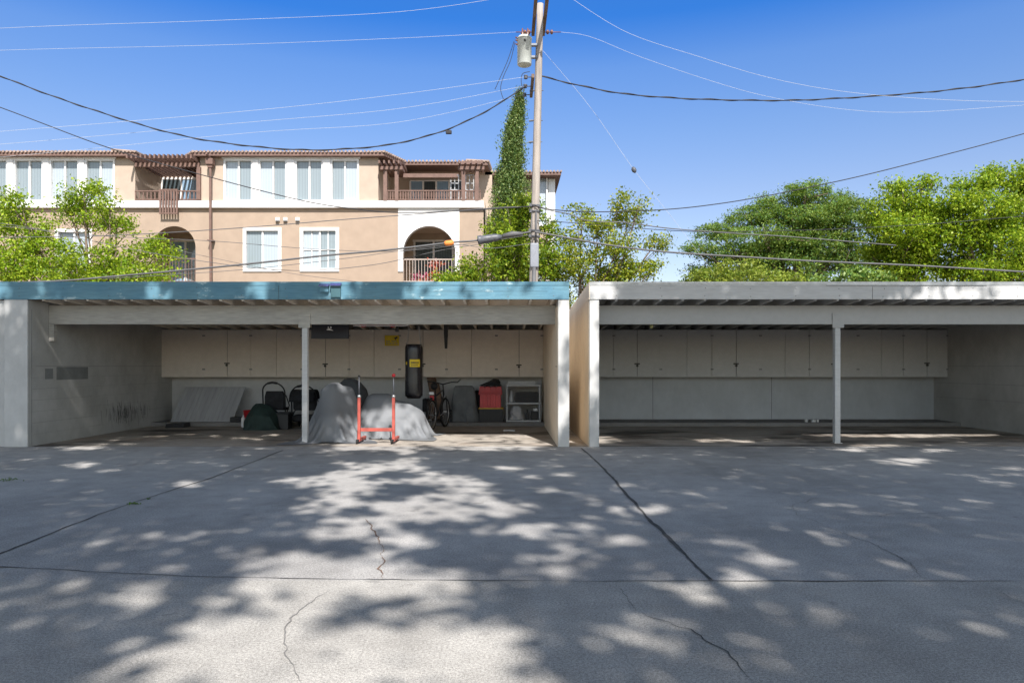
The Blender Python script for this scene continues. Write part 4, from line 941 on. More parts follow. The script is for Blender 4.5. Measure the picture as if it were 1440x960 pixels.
# patio furniture seen over the railing (lattice chair backs)
a = MB()
for p0 in (634, 655):
    u0, u1, w0, w1 = XX(p0,YA+1.2), XX(p0+11,YA+1.2), zband1, ZZ(246,YA+1.2)
    for s in (0, .5, 1): a.box(u0+(u1-u0)*s-.02, u0+(u1-u0)*s+.02, YA+1.2, YA+1.24, w0, w1)
    for s in (.55, .75, 1): a.box(u0, u1, YA+1.242, YA+1.27, w0+(w1-w0)*s-.02, w0+(w1-w0)*s+.02)
a.build('lattice_screen', M_metal, AB)
# roofs
def roof(poly, z, rise, shrink, tiles_edges):
    a = MB(); a.prism_z(poly, z, z+.15); a.build('eave', M_brown, AB)
    cx = sum(p[0] for p in poly)/len(poly); cy = sum(p[1] for p in poly)/len(poly); n = len(poly)
    a = MB(); top = [(cx+(x-cx)*shrink, cy+(y_-cy)*.3) for x, y_ in poly]
    a.add([(x,y_,z+.152) for x,y_ in poly]+[(x,y_,z+.152+rise) for x,y_ in top], [(i,(i+1)%n,n+(i+1)%n,n+i) for i in range(n)]+[tuple(range(n,2*n))])
    for (i0, i1) in tiles_edges:
        p, q = Vector((*poly[i0],z+.17)), Vector((*poly[i1],z+.17)); L = (q-p).length; k = int(L/.16); d = (q-p).normalized(); inw = Vector((-d.y, d.x, 0))
        if inw.dot(Vector((cx,cy,z))-p) < 0: inw = -inw
        for i in range(k+1):
            c_ = p+d*L*i/k; a.tube([c_-inw*.07, c_+inw*1.0+Vector((0,0,.08))], .05, 8)
    a.build('tile_roof', M_tile, AB)
YE = 30.68
zE = ZZ(219, YE)
roof([(XX(-300,YE),YE),(XX(190,YE),YE),(XX(213,32.2),32.2),(XX(213,32.2),41),(XX(-300,YE),41)], zE, .35, .8, [(0,1),(1,2)])
roof([(XX(272,YE),YE),(XX(540,YE),YE),(XX(567,32.0),32.0),(XX(567,32.0),41),(XX(253,31.9),41),(XX(253,31.9),31.9)], zE, .35, .75, [(0,1),(1,2),(5,0)])
Yr2 = 33.0; zE2 = ZZ(232, Yr2)
roof([(XX(560,Yr2),Yr2),(XX(686,Yr2),Yr2),(XX(690,34.3),34.3),(XX(690,34.3),41),(XX(560,Yr2),41)], zE2, .3, .8, [(0,1),(1,2)])
Yr3 = 34.2; zE3 = ZZ(246, Yr3)
roof([(XX(682,Yr3),Yr3),(XX(789,Yr3),Yr3),(XX(789,Yr3),43),(XX(682,Yr3),43)], zE3, .3, .6, [(0,1)])
Yw = 34.9
a = MB(); a.box(XX(676,Yw), XX(779,Yw), Yw, 42.5, 0, zE3-.01); a.build('wing_wall', M_peach, AB)
a = MB(); a.box(XX(771,Yw), XX(780.5,Yw), Yw-.06, Yw+.25, 0, zE3-.02); a.build('corner_trim', M_trim, AB)
window(754, 770, 248, 318, Yw-.12, (B_,), .07); window(754, 770, 345, 395, Yw-.12, (M__,), .07)
a = MB(); a.box(XX(680,YA), XX(682,YA), YA+.0, 35.0, 0, zband1); a.build('side_wall', M_beige, AB)
a = MB(); a.box(XX(-300,YA), XX(680,YA), YA+4.2, 41, 0, zE-.02); a.build('core_wall', M_beige, AB)
# downspout + vents
a = MB(); xq = XX(299,YA); a.tube([(xq, YA-.12, 0), (xq, YA-.24, zband0-.3), (xq, YA-.24, ZZ(236,YA))], .055, 8)
a.tube([(xq, YA-.2, ZZ(226,YA)), (xq-.05, YA-.55, zE+.03)], .05, 8); dsp = a.build('downspout', M_brown, AB)
a = MB(); a.box(xq-.15, xq+.15, YA-.38, YA-.10, ZZ(234,YA), ZZ(226,YA)); a.box(xq-.10, xq+.10, YA-.32, YA-.11, ZZ(238,YA), ZZ(234,YA)-.002); a.box(xq-.12, xq+.12, YA-.3, YA-.02, ZZ(340,YA), ZZ(338.5,YA)); a.build('rain_head', M_brown, dsp)
for p0 in (391, 402, 419):
    a = MB(); x = XX(p0,YA); z_ = ZZ(309,YA); a.prism_y([(x-.08,z_-.07),(x+.08,z_-.07),(x+.09,z_+.08),(x-.09,z_+.08)], YA-.09, YA-.003); vo = a.build('vent', M_trim, AB)
    a = MB(); a.box(x-.075, x+.075, YA-.10, YA-.092, z_-.11, z_-.05); a.build('vent_opening', M_seam, vo)

# ------------------------------------------------------------------ utility pole, transformer, wires
YP = 22.0
b0, t0 = P(750.5, 395, YP), P(759.6, 6, YP); k = (t0-b0)/(t0.z-b0.z)
base = b0 - k*b0.z
UP = thing('utility_pole', 'weathered wooden utility pole rising behind the blue carport', 'pole', (base.x, base.y, 0))
def PA(z): return base + k*z
a = MB(); a.tube([PA(z) for z in np.linspace(0, t0.z, 14)], [.155-.055*i/13 for i in range(14)], 16); a.build('pole_shaft', M_polewood, UP, True)
zA = 12.15
for s in (-1, 1):
    c = PA(zA); a = MB(); a.bar((c.x+s*.165, YP-1.35, zA), (c.x+s*.165, YP+1.25, zA), .10, .13); a.build('crossarm', M_armwood, UP, bevel=.008)
zB = 10.0; c = PA(zB); a = MB(); a.bar((c.x-.19, YP-.75, zB), (c.x-.19, YP+.85, zB), .09, .12); a.build('crossarm', M_armwood, UP, bevel=.008)
def insul(p, side=-1, n=2, tie=.16):
    a = MB()
    for i in range(n):
        x = p.x + side*(.08+i*.13); a.lathe((x, p.y, p.z), [(.015,-.05),(.06,-.035),(.075,0),(.06,.035),(.015,.05)], 12, 'x')
    a.tube([p, p+Vector((side*(.08+n*.13+tie),0,0))], .014, 6); return a.build('insulator', M_insul, UP, True)
hvl = [Vector((PA(zA).x-.22, YP-1.2, zA+.0)), Vector((PA(zA).x-.22, YP+1.1, zA+.0))]
for p in hvl: insul(p)
hvr = [Vector((PA(zA).x+.22, YP-1.2, zA)), Vector((PA(zA).x+.22, YP+1.1, zA))]
for p in hvr: insul(p, 1)
ins3 = [Vector((c.x-.24, YP-.65, zB)), Vector((c.x-.24, YP+.05, zB)), Vector((c.x-.24, YP+.75, zB))]
for p in ins3:
    a = MB(); a.lathe(p+Vector((-.16,0,0)), [(.03,-.06),(.055,-.05),(.055,-.02),(.035,0),(.055,.02),(.055,.05),(.03,.06)], 12); a.tube([p, p+Vector((-.16,0,0))], .015, 6); a.build('insulator', M_splice, UP, True)
for py_ in (290, 298, 325, 333):
    z = ZZ(py_, YP); q = PA(z); a = MB(); a.lathe(q, [(.16,-.025),(.165,-.02),(.165,.02),(.16,.025)], 14); a.box(q.x-.19, q.x-.12, q.y-.2, q.y-.05, z-.05, z+.05); a.build('pole_band', M_splice, UP)
z0_, z1_ = ZZ(377,YP), ZZ(343,YP); q = PA((z0_+z1_)/2); a = MB(); a.box(q.x-.13, q.x+.13, q.y-.20, q.y-.10, z0_, z1_); a.build('cable_guard', M_conduit, UP, bevel=.03)
a = MB(); q0, q1 = PA(ZZ(343,YP)), PA(ZZ(300,YP)); a.tube([q0+Vector((.03,-.17,0)), q1+Vector((.02,-.17,0))], .03, 8); a.tube([q0+Vector((-.06,-.17,0)), q0+Vector((-.13,-.2,.35)), q1+Vector((-.1,-.15,0))], .014, 6); a.tube([PA(2)+Vector((.0,-.17,0)), PA(z0_)+Vector((0,-.16,0))], .06, 10); a.build('riser_conduit', M_wire_grey, UP, True)
for z in (ZZ(200,YP), ZZ(170,YP), ZZ(128,YP)):
    q = PA(z); a = MB(); a.tube([q+Vector((-.2,-.02,0)), q+Vector((.16,-.02,0))], .012, 6); a.tube([q+Vector((-.13,-.02,0)), q+Vector((-.26,-.02,-.01))], .03, 8); a.build('pole_bolt', M_splice, UP)
# transformer
c = P(737.5, 92, YP-.1); h_ = 40*YP/F; r_ = 10.3*YP/F
TR = thing('transformer', 'pale grey cylindrical transformer can hung left of the pole top', 'transformer', c)
a = MB(); a.lathe(c, [(r_*.9,0),(r_*.97,.02),(r_*.97,h_*.9),(r_*1.04,h_*.905),(r_*1.04,h_*.93),(r_*.98,h_*.94),(r_*.8,h_),(.02,h_+.03)], 28); a.build('tank', M_can, TR, True)
for s, m in ((-.06, M_insul), (.10, M_insul)):
    a = MB(); a.lathe(c+Vector((s,0,h_+.0)), [(.06,-.02),(.045,.02),(.06,.05),(.04,.07),(.055,.10),(.03,.13),(.02,.25)], 12); a.build('bushing', m, TR, True)
a = MB()
for z in (.25, .62): a.box(c.x+r_*.8, PA(c.z+z).x-.05, c.y-.05, c.y+.08, c.z+z-.03, c.z+z+.03)
a.build('bracket', M_conduit, TR)
a = MB()
for z in (.5,.62,.7): a.tube([c+Vector((-r_*.95,-.05,z+.1)), c+Vector((-r_*1.22,-.08,z+.12))], .022, 8)
a.build('terminal', M_insul, TR)
a = MB(); a.box(c.x-.02, c.x+.05, c.y-r_*.99-.004, c.y-r_*.96, c.z+h_*.72, c.z+h_*.8); a.build('tag_plate', M_black, TR)

def spline(pts, n=10):
    out = []; k = len(pts)
    for i in range(k-1):
        p0, p1, p2, p3 = pts[max(i-1,0)], pts[i], pts[i+1], pts[min(i+2,k-1)]
        for j in range(n):
            t_ = j/n; out.append(.5*((2*p1)+(p2-p0)*t_+(2*p0-5*p1+4*p2-p3)*t_**2+(3*p1-p0-3*p2+p3)*t_**3))
    out.append(pts[-1]); return out
def wire(label, pts, Y, rad, m, twist=0, ends=None, group='overhead wires', name='overhead_wire'):
    pl = [p if isinstance(p, Vector) else P(p[0], p[1], p[2] if len(p) > 2 else Y) for p in pts]
    sp = spline(pl); a = MB(); a.tube(sp, rad, 6)
    if twist:
        tw = []; L = 0
        for i in range(len(sp)-1):
            kk = max(2, int((sp[i+1]-sp[i]).length/.12))
            for j in range(kk):
                p = sp[i].lerp(sp[i+1], j/kk); L += (sp[i+1]-sp[i]).length/kk; tw.append(p+Vector((0, math.cos(L*5), math.sin(L*5)))*rad*1.3)
        a.tube(tw, rad*.75, 5)
    return tag(a.build(name, m, smooth=True), label, 'wire', group)
pale, drk, gry = M_wire_pale, M_wire_dark, M_wire_grey
e = [p+Vector((-.5,0,0)) for p in hvl]
wire('topmost pale wire running left from the pole top', [(-400,64,20.8),(0,40,20.8),(305,29,20.8),(560,17,20.8),e[0]], 20.8, .0042, pale)
wire('pale wire running left from beside the transformer', [(-400,86,23.1),(0,71,23.1),(310,63.5,23.1),(560,54,23.1),e[1]], 23.1, .0042, pale)
for lab, y0_, ym, q in (('highest of the three pale wires from the lower crossarm leftwards', 185, 158, 0), ('middle of the three pale wires from the lower crossarm leftwards', 203, 174, 1), ('lowest of the three pale wires from the lower crossarm leftwards', 221, 189, 2)):
    Yq = YP-.65+.7*q; wire(lab, [(-400,y0_+28,Yq),(0,y0_,Yq),(350,ym-2,Yq),(560,ym-25+4*q,Yq),ins3[q]+Vector((-.2,0,0))], Yq, .0042, pale)
wire('dark twisted service cable sagging left from the lower crossarm', [(-250,5),(0,107),(120,151),(240,187),(330,203),(430,211),(520,207),(575,198),(632,181),(690,153),ins3[1]+Vector((-.1,-.1,0))], 21.8, .017, drk, 1)
wire('dark wire descending from the upper left edge across the building to the pole', [(-250,60),(0,151),(150,207),(280,245),(420,281),(500,294),(560,299),(640,297),(700,293.5),(747,290)], 21.7, .015, drk)
wire('thin dark wire crossing below the white band to the pole', [(-250,338),(0,334),(160,331),(330,321),(480,309),(600,300),(700,292),(746,291)], 21.75, .013, gry)
wire('thick grey telephone cable rising right to the splice case', [(-250,408),(60,396),(145,390),(330,373),(450,360),(540,352),(635,341),(672,338),(747,326)], 21.65, .030, gry)
wire('thin wire lashed just below the thick telephone cable', [(145,392),(330,380),(480,364),(560,353),(640,344),(690,349),(747,342)], 21.62, .009, gry)
wire('thin dark wire slanting down through the left tree to the roofline', [(-250,290),(0,314),(120,337),(250,362),(400,380),(520,373),(620,352),(690,341)], 21.9, .010, gry)
wire('thin brown wire across the second floor windows', [(-250,300),(0,318),(150,332),(300,339),(440,350),(560,353),(680,340),(747,330)], 22.2, .009, gry)
wire('faint wire low on the peach wall above the roofline', [(250,352),(330,369),(420,386),(520,398)], 22.6, .007, gry)
wire('dark twisted service cable running right from the lower crossarm', [P(757,106,YP),(800,117),(870,131),(940,137.5),(1010,140.5),(1090,141.5),(1150,140),(1250,134),(1340,126),(1440,112),(1700,70)], 21.9, .017, drk, 1)
wire('upper pale wire falling right from the pole top', [hvr[0]+Vector((.5,0,0)),(880,45,20.8),(980,79,20.8),(1080,109,20.8),(1180,128,20.8),(1300,139,20.8),(1440,143,20.8),(1700,140,20.8)], 20.8, .0042, pale)
wire('lower pale wire falling right from the pole top', [hvr[1]+Vector((.5,0,0)),(830,52,23.1),(900,80,23.1),(1000,114,23.1),(1080,136,23.1),(1180,153,23.1),(1280,158,23.1),(1440,148,23.1),(1700,130,23.1)], 23.1, .0042, pale)
wire('pale guy wire slanting down right from below the transformer', [(764,72),(830,151,22.4),(891,238,22.8),(945,306,23.2),(1010,392,23.8)], 22, .0042, pale)
wire('dark wire climbing right across the sky to the upper right edge', [(756,292),(790,296),(840,298),(930,295),(1000,288),(1080,275),(1200,250),(1320,220),(1440,188),(1700,115)], 21.9, .015, drk)
wire('drooping dark cable leaving the pole right at wire level', [(752,288),(775,296),(800,301),(820,309),(845,312),(880,313),(940,321),(1030,328),(1112,333),(1260,345)], 21.8, .017, gry)
wire('thick grey telephone cable descending right from the pole', [(752,326),(775,330),(840,342),(900,350.5),(960,356),(1050,361.5),(1142,367),(1300,374),(1500,386)], 21.7, .028, gry)
wire('thin dark wire running right through the treetops', [(752,310),(800,313),(960,325),(1080,325),(1200,321),(1320,314),(1440,304),(1700,285)], 21.85, .011, drk)
a = MB(); p0, p1 = P(889.5,235,22.8), P(893.5,243,22.8); a.tube([p0, p0.lerp(p1,.3), p0.lerp(p1,.7), p1], [.03,.075,.075,.03], 8); tag(a.build('guy_insulator', M_splice, smooth=True), 'small dark insulator halfway down the pale guy wire', 'insulator')
a = MB(); p0, p1 = P(672,337.8,21.62), P(707,332.8,21.62); d = p1-p0; a.tube([p0-d*.02, p0, p0+d*.03, p0+d*.14, p0+d*.16, p0+d*.55, p1-d*.25, p1], [.05,.13,.135,.135,.12,.12,.11,.05], 14); tag(a.build('splice_case', M_splice, smooth=True), 'grey splice case on the telephone cable just left of the pole', 'splice case')
a = MB(); p0, p1 = P(707,332.5,21.6), P(735,328.6,21.6); a.tube([p0, p0.lerp(p1,.5)+Vector((0,0,.03)), p1], [.07,.09,.05], 10); tag(a.build('cable_wrap', M_wire_grey, smooth=True), 'pale wrapped cable joint between splice case and pole', 'cable wrap')
a = MB(); p0, p1 = P(625,342.6,21.65), P(638,341,21.65); a.tube([p0, p0.lerp(p1,.2), p0.lerp(p1,.8), p1], [.06,.085,.085,.06], 10); tag(a.build('cable_marker', M_orange, smooth=True), 'orange marker sleeve on the thick telephone cable', 'cable marker')
a = MB(); p0 = P(631,184,21.8); a.box(p0.x-.09, p0.x+.09, p0.y-.05, p0.y+.05, p0.z-.10, p0.z+.01); tag(a.build('cable_clamp', M_wire_dark, bevel=.02), 'small dark clamp under the left twisted service cable', 'clamp')
for lab, pts in (('dark drop wire from the transformer side to the sagging cable', [(724,60),(718,85),(708,108),(704,125),(708,140)]), ('thin dark drop wire from the transformer to the pale wires', [(723,58),(714,85),(704,108),(696,126)]),
                 ('short looped jumper wire beside the lower crossarm', [(745,101),(735,104),(733,115),(736,128),(737,138)])):
    wire(lab, pts, 21.85, .010, drk, group='drop wires at the pole')

# ------------------------------------------------------------------ trees
def ell_points(rg, c, rad, n, shell=.35):
    d = rg.normal(size=(n,3)); d /= np.linalg.norm(d, axis=1)[:,None]
    return c + d*(rg.uniform(shell**3, 1, n)**(1/3))[:,None]*rad
def tree(name, label, px_base, Y, lobes, m, dens=1.0, leaf=.12, clump=.30, per=42, seed=1, aspect=.55, flat=1.0, depth=1.0, trunk_r=.16, group=None, up=.2):
    rg = np.random.default_rng(seed); rr = random.Random(seed)
    bx = XX(px_base, Y); t = thing(name, label, 'tree', (bx, Y, 0), group)
    pts = []; cents = []
    for (cx, cy, rx, ry) in lobes:
        yo = Y+rr.uniform(-.6, .6)*depth; c_ = np.array(P(cx, cy, yo)); rad = np.array([rx*Y/F, max(.5, (rx+ry)/2*Y/F)*depth, ry*Y/F]); cents.append((c_, rad))
        area = rad[0]*rad[2]*math.pi; nc = max(6, int(area*24*dens))
        for q in ell_points(rg, c_, rad, nc):
            kk = int(1.9*per*rg.uniform(.4, 1.4)); pts.append(q + rg.normal(size=(kk,3))*clump*np.array([1,1,.75*flat])*rg.uniform(.6,1.15))
    pts = np.concatenate(pts); cr = leaves_mesh('crown', pts, leaf, m, t, aspect, up, seed=seed+50)
    a = MB(); zb = min(c_[2] for c_, _ in cents); fork = Vector((bx, Y, max(1.2, zb*.55)))
    a.tube([(bx+rr.uniform(-.1,.1), Y, 0), fork*.5+Vector((bx*.5, Y*.5, 0)), fork], [trunk_r, trunk_r*.85, trunk_r*.75], 10)
    for c_, rad in cents:
        e_ = Vector(c_); m_ = fork.lerp(e_, .5)+Vector((rr.uniform(-.2,.2), rr.uniform(-.2,.2), rr.uniform(-.1,.3)))
        a.tube([fork, m_, e_], [trunk_r*.6, trunk_r*.32, trunk_r*.14], 7)
        for _ in range(4):
            tip = e_+Vector([rr.uniform(-.85,.85)*q for q in rad]); st = m_.lerp(e_, rr.uniform(.3,1)); a.tube([st, st.lerp(tip,.5)+Vector((0,0,.05)), tip], [trunk_r*.16, trunk_r*.1, trunk_r*.04], 5)
    a.build('trunk', M_bark, t, True); return t
L_bright = leafmat('leaf_bright', (.06,.15,.008), (.25,.40,.018), (.52,.62,.05), .45)
L_yellow = leafmat('leaf_yellowish', (.07,.14,.014), (.26,.34,.03), (.55,.53,.06), .42)
L_mid = leafmat('leaf_mid', (.05,.13,.010), (.20,.32,.018), (.44,.52,.045), .42)
L_cedar = leafmat('leaf_cedar', (.04,.12,.02), (.14,.27,.06), (.36,.46,.11), .38)
L_cyp = leafmat('leaf_cypress', (.03,.085,.02), (.115,.195,.05), (.27,.33,.11), .25)
L_bush = leafmat('leaf_bush', (.08,.15,.014), (.25,.34,.04), (.44,.48,.09), .42)
tree('leafy_tree', 'bright green tree in front of the left end of the apartment building', 140, 25, [(14,285,20,24),(-30,320,40,50),(35,325,42,30),(118,272,26,20),(155,288,18,12),(95,292,20,14),(122,308,38,14),(165,315,26,14),(60,360,58,24),(18,375,45,28),(100,382,60,22),(175,360,42,20),(225,352,30,17),(200,385,45,18),(140,395,80,20)], L_bright, .9, .105, .19, 34, 21, trunk_r=.14)
tree('leafy_tree', 'green tree growing up around the base of the utility pole', 730, 25, [(700,322,18,14),(735,287,15,14),(716,300,16,12),(690,342,12,10),(722,325,22,20),(745,300,18,16),(702,335,16,14),(730,352,42,26),(770,330,14,24),(712,378,30,22),(750,385,36,22),(776,370,16,26)], L_mid, 1.1, .11, .19, 34, 22, trunk_r=.12)
tree('leafy_bush_tree', 'small green bush tree low against the arch of the building', 655, 25.5, [(660,370,14,12),(665,388,22,12),(628,390,14,8),(640,400,25,12)], L_mid, 1.0, .13, .18, 34, 23, trunk_r=.06)
tree('airy_tree', 'airy yellowish tree between the pole and the dark cedar', 825, 25, [(872,288,14,18),(818,302,18,14),(898,292,12,12),(885,312,20,14),(840,322,26,14),(805,335,18,16),(870,345,30,16),(925,338,18,14),(815,368,34,22),(870,378,40,20),(915,380,18,16),(790,390,14,30),(795,425,8,18),(850,400,50,16)], L_yellow, 1.1, .10, .18, 34, 24, trunk_r=.11)
tree('cedar_tree', 'broad dark blue green cedar behind the empty carport', 1120, 33, [(1132,270,34,14),(1160,283,38,14),(1090,290,40,14),(1195,290,32,14),(1055,308,40,13),(1120,312,60,16),(1200,318,38,16),(1010,325,34,11),(1075,335,60,14),(1160,345,55,18),(985,348,22,9),(1030,358,46,13),(1200,365,38,18),(1125,345,60,22),(1085,360,50,18),(1150,310,50,20),(990,380,26,14),(1110,375,70,18),(1050,395,90,16)], L_cedar, 1.2, .13, .25, 40, 25, .34, .5, 1.3, .3, up=.5)
tree('broadleaf_tree', 'bright leafy tree with twin tops right of the cedar', 1265, 28, [(1258,272,22,18),(1298,262,16,12),(1282,285,30,18),(1240,305,26,20),(1275,325,48,24),(1235,345,24,24),(1262,362,40,26),(1300,345,20,20),(1250,392,40,18),(1290,380,40,26),(1305,310,26,24)], L_bright, 1.25, .115, .21, 36, 26, trunk_r=.18)
tree('broadleaf_tree', 'dense bright tree filling the right edge of the picture', 1400, 27, [(1372,258,28,16),(1420,252,40,18),(1470,255,40,30),(1345,285,24,20),(1390,295,46,28),(1445,300,46,30),(1355,330,36,24),(1410,345,50,32),(1345,372,28,24),(1385,385,40,22),(1440,385,45,26),(1500,330,50,60)], L_bright, 1.25, .115, .21, 36, 27, trunk_r=.2)
tree('shrub', 'pale feathery shrub just above the grey fascia', 1045, 23, [(1042,380,30,12),(1005,390,26,9),(1080,388,24,9),(1115,392,22,7),(975,394,16,6),(1040,398,80,10)], L_bush, 1.1, .12, .16, 34, 28, .35, trunk_r=.05)
tree('shrub', 'dark grey green shrub low behind the grey fascia right of the pale one', 1190, 24, [(1150,394,30,8),(1195,388,30,12),(1225,392,25,10)], L_cedar, 1.0, .13, .16, 34, 29, .5, trunk_r=.05)
# cypress
rg = np.random.default_rng(40); Yc = 28.0
t = thing('cypress_tree', 'tall narrow cypress standing left of the utility pole', 'tree', (XX(718,Yc), Yc, 0))
prof = [(137,732,1),(148,730,4),(165,726,8),(190,722,13),(215,720,15),(240,719,17),(262,718,21),(300,715,25),(350,714,25),(420,714,22),(500,714,20)]
pts = []
for _ in range(3600):
    py_ = 137+ (500-137)*rg.uniform()**.95; cx = np.interp(py_, [p[0] for p in prof], [p[1] for p in prof]); rx = np.interp(py_, [p[0] for p in prof], [p[2] for p in prof])
    an = rg.uniform(0, 2*math.pi); rr_ = rx*Yc/F*rg.uniform(.35, 1.0)*(1+.20*math.sin(an*4+py_*.13)+.20*math.sin(py_*.29+an*2)+.12*math.sin(py_*.8+an)); q = np.array(P(cx, py_, Yc)); q = q+np.array([math.cos(an)*rr_, math.sin(an)*rr_, 0])
    pts.append(q+rg.normal(size=(24,3))*np.array([.08,.08,.2])*rg.uniform(.5,1.4))
leaves_mesh('crown', np.concatenate(pts), .08, L_cyp, t, .5, 0, seed=41)
a = MB(); a.tube([(XX(714,Yc),Yc,0),(XX(716,Yc),Yc,4),P(731,150,Yc)], [.16,.12,.02], 8); a.build('trunk', M_bark, t, True)

# ------------------------------------------------------------------ shade trees over and behind the camera (they cast the dappled shade)
lit_L = [(94,630,18,3),(128,628,25,4),(116,654,22,5),(155,662,13,3),(8,655,12,6),(45,646,15,3),(247,651,11,2.5),(285,649,8,2),(349,639,7,2),(131,705,15,4),(112,729,14,3),(356,690,16,4),(259,681,27,6),(412,675,40,5),(206,752,26,6),(262,752,15,6),(176,742,10,3),(300,772,20,5),(352,772,20,5),(73,774,28,8),(140,766,24,6),(101,748,22,5),(99,803,15,3),(64,824,18,7),(206,830,28,14),(187,850,50,12),(210,868,20,6),(150,938,28,9),(49,896,22,5),(15,930,14,14),(97,920,20,7),
         (341,616,16,1.5),(364,617,8,1.5),(225,613,12,1.5),(154,620,14,2),(300,614,10,1.5),(180,624,10,2),(75,609,22,3),(125,609,10,3),(262,609,12,3),(385,609,16,4),(480,609,22,3)]
Z2 = [(300,870,420,120),(60,800,300,120),(700,760,180,35),(460,530,60,35),(90,520,140,35),(270,430,110,30),(80,370,120,40),(400,320,330,25),(650,290,90,15),(120,240,110,35),(300,240,70,12),(440,205,110,25),(550,240,60,25),(280,190,80,12),(620,155,70,10),(850,178,60,9),(790,145,30,10),(720,188,60,8),(780,237,70,12),(740,390,90,35),(560,395,90,20),(870,465,110,25),(960,440,50,25),(1040,425,70,20),(930,375,60,20),(690,500,50,20),(820,550,130,25),(1110,310,110,25),(1150,715,130,40),(1020,795,60,25),(1200,820,120,50),(1130,920,120,40),(550,80,200,10),(930,265,50,8),(1070,215,40,8),(1240,600,60,30),(560,50,290,30),(640,20,240,14)]
Z3 = [(120,615,130,55),(200,570,110,40),(505,405,45,28),(560,420,90,18),(200,430,90,22),(330,500,100,28),(800,505,80,25),(960,560,100,20),(540,715,100,45),(1060,745,110,30),(1200,720,130,40),(370,860,70,35),(400,195,35,8),(640,85,70,8),(720,72,100,8),(830,130,100,14),(960,90,60,8),(1240,155,60,8),(1260,183,40,6),(1270,103,30,5),(1170,210,50,8),(110,52,80,7),(240,55,50,7),(640,545,80,20),(140,295,40,10),(40,325,40,12),(650,300,50,18),(30,245,40,10),(890,380,60,12),(20,860,60,50),(200,930,80,20),(640,30,160,8),(850,30,190,10),(1060,25,140,10)]
lit = lit_L + [(480+x*.375, 600+y*.375, rx*.375, ry*.375) for x,y,rx,ry in Z2] + [(960+x*.375, 600+y*.375, rx*.375, ry*.375) for x,y,rx,ry in Z3]
lit += [(783,610,13,4),(800,615,6,3),(815,620,7,4),(833,627,9,5),(848,618,22,5),(764,604,12,9),(650,609,86,6)]
lit += [(520,1080,330,170)]
polyL = [(100,1000),(157,919),(210,889),(300,862),(285,840),(330,810),(330,784),(397,776),(442,765),(405,746),(450,735),(442,724),(394,722),(412,701),(450,697),(375,677),(431,670),(470,660),(461,645),(442,638),(500,612),(590,608),(600,655),(640,672),(690,690),(752,709),(700,722),(640,728),(590,738),(610,752),(560,770),(575,790),(640,795),(690,815),(720,835),(640,850),(720,870),(800,885),(790,900),(745,920),(740,1000)]
darkE = [(768,618,7,3.5),(517,641,48,8),(570,688,35,7),(530,700,20,5),(611,742,50,7),(630,784,62,15),(488,770,30,14),(515,857,35,9),(585,872,16,8),(560,838,15,5),(694,859,28,12),(367,851,18,9),(455,874,15,6),(500,720,26,5),(430,690,14,4),(555,668,30,5)]
def lit_mask(px, py):
    m = np.zeros(px.shape, bool)
    for cx, cy, rx, ry in lit: m |= ((px-cx)/(rx*1.12))**2+((py-cy)/(ry*1.12))**2 < 1
    ins = np.zeros(px.shape, bool); n = len(polyL)
    for i in range(n):
        x0_, y0_ = polyL[i]; x1_, y1_ = polyL[(i+1)%n]
        if y0_ == y1_: continue
        cnd = ((y0_ > py) != (y1_ > py)) & (px < (x1_-x0_)*(py-y0_)/(y1_-y0_)+x0_); ins ^= cnd
    m |= ins
    for cx, cy, rx, ry in darkE: m &= ~(((px-cx)/rx)**2+((py-cy)/ry)**2 < 1)
    return m
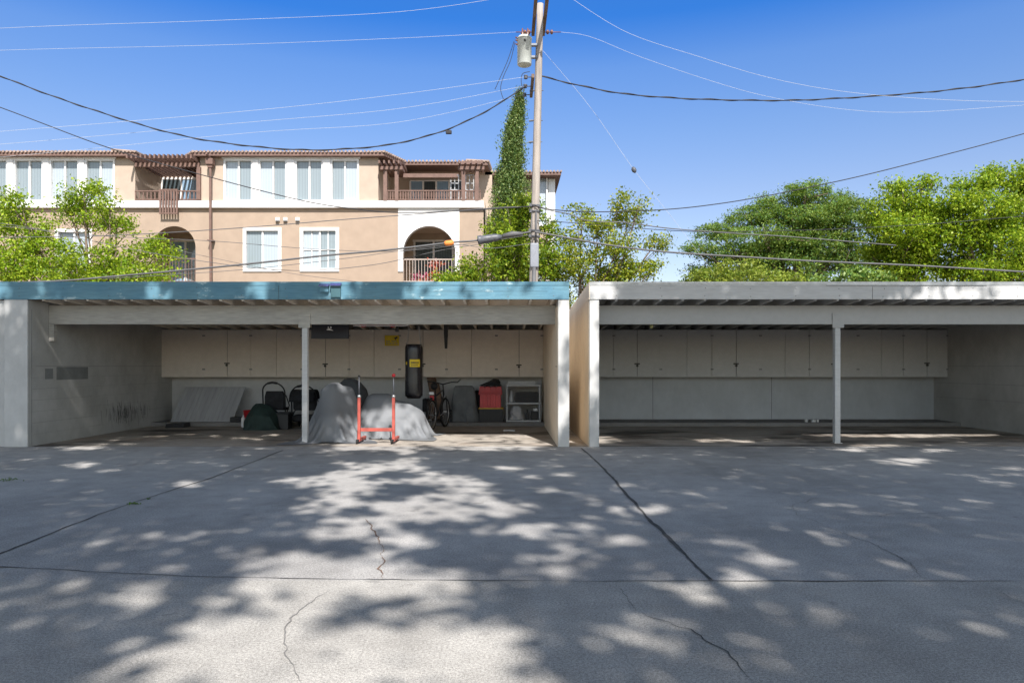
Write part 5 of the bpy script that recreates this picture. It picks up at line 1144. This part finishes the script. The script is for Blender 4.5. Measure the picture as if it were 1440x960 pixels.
def canopy_points(rg, xa, xb, ya, yb, ns, zr_, leaves=14, spread=.27):
    S = np.stack([rg.uniform(xa, xb, ns), rg.uniform(ya, yb, ns)], 1); z = rg.uniform(*zr_, ns)
    d = np.array(SUN)/SUN.z*-1.0        # per unit of height, towards the ground
    c_ = np.stack([S[:,0]-d[0]*z, S[:,1]-d[1]*z, z], 1)
    p = (c_[:,None,:]+rg.normal(size=(ns,leaves,3))*spread).reshape(-1,3); stray = np.repeat(rg.uniform(size=ns) < .02, leaves)
    sx = p[:,0]+d[0]*p[:,2]+rg.normal(size=len(p))*.10; sy = p[:,1]+d[1]*p[:,2]+rg.normal(size=len(p))*.10
    vis = sy > 1.2; sy2 = np.maximum(sy, .5)
    px = CX+sx*F/sy2; py = CY+CH*F/sy2
    keep = ~(lit_mask(px, np.minimum(py, 2000)) & vis) | (rg.uniform(size=len(p)) < .015) | stray
    return p[keep]
L_shade = leafmat('leaf_shade', (.03,.07,.01), (.06,.12,.015), (.10,.18,.03))
def shade_tree(label, base_x, base_y, xa, xb, seed, dens, zr_=(10, 14)):
    rg = np.random.default_rng(seed); rr = random.Random(seed)
    t = thing('shade_tree', label, 'tree', (base_x, base_y, 0), 'shade trees behind the camera')
    pts = canopy_points(rg, xa, xb, 1.6, 16.2, int((xb-xa)*14.6*dens), zr_); leaves_mesh('crown', pts, .20, L_shade, t, .6, .4, seed=seed+1)
    a = MB(); fork = Vector((base_x, base_y, 6.5)); a.tube([(base_x, base_y, 0), (base_x+.2, base_y, 3.2), fork], [.38,.30,.26], 12)
    for i in range(9):
        for _ in range(60):
            q = Vector(pts[rr.randrange(len(pts))]); path = spline([fork, fork.lerp(q,.5)+Vector((0,0,.8)), q], 8)
            g_ = np.array([tuple(p_ - SUN*(p_.z/SUN.z)) for p_ in path]); ok = g_[:,1] > 1.2; yy = np.maximum(g_[:,1], .5)
            if (lit_mask(CX+g_[:,0]*F/yy, CY+CH*F/yy) & ok).sum() == 0: a.tube(path, [.15-.13*j/(len(path)-1) for j in range(len(path))], 7); break
    a.build('trunk', M_bark, t, True)
shade_tree('tall shade tree behind the camera on the left', -5.5, -9.5, -15.5, -3.0, 61, 37)
shade_tree('tall shade tree behind the camera in the middle', 3.5, -11.0, -3.0, 3.5, 62, 37)
shade_tree('tall shade tree behind the camera on the right', 10.5, -9.0, 3.5, 14.0, 63, 37)

for o in list(bpy.data.objects):
    if '_o' in o: del o['_o']
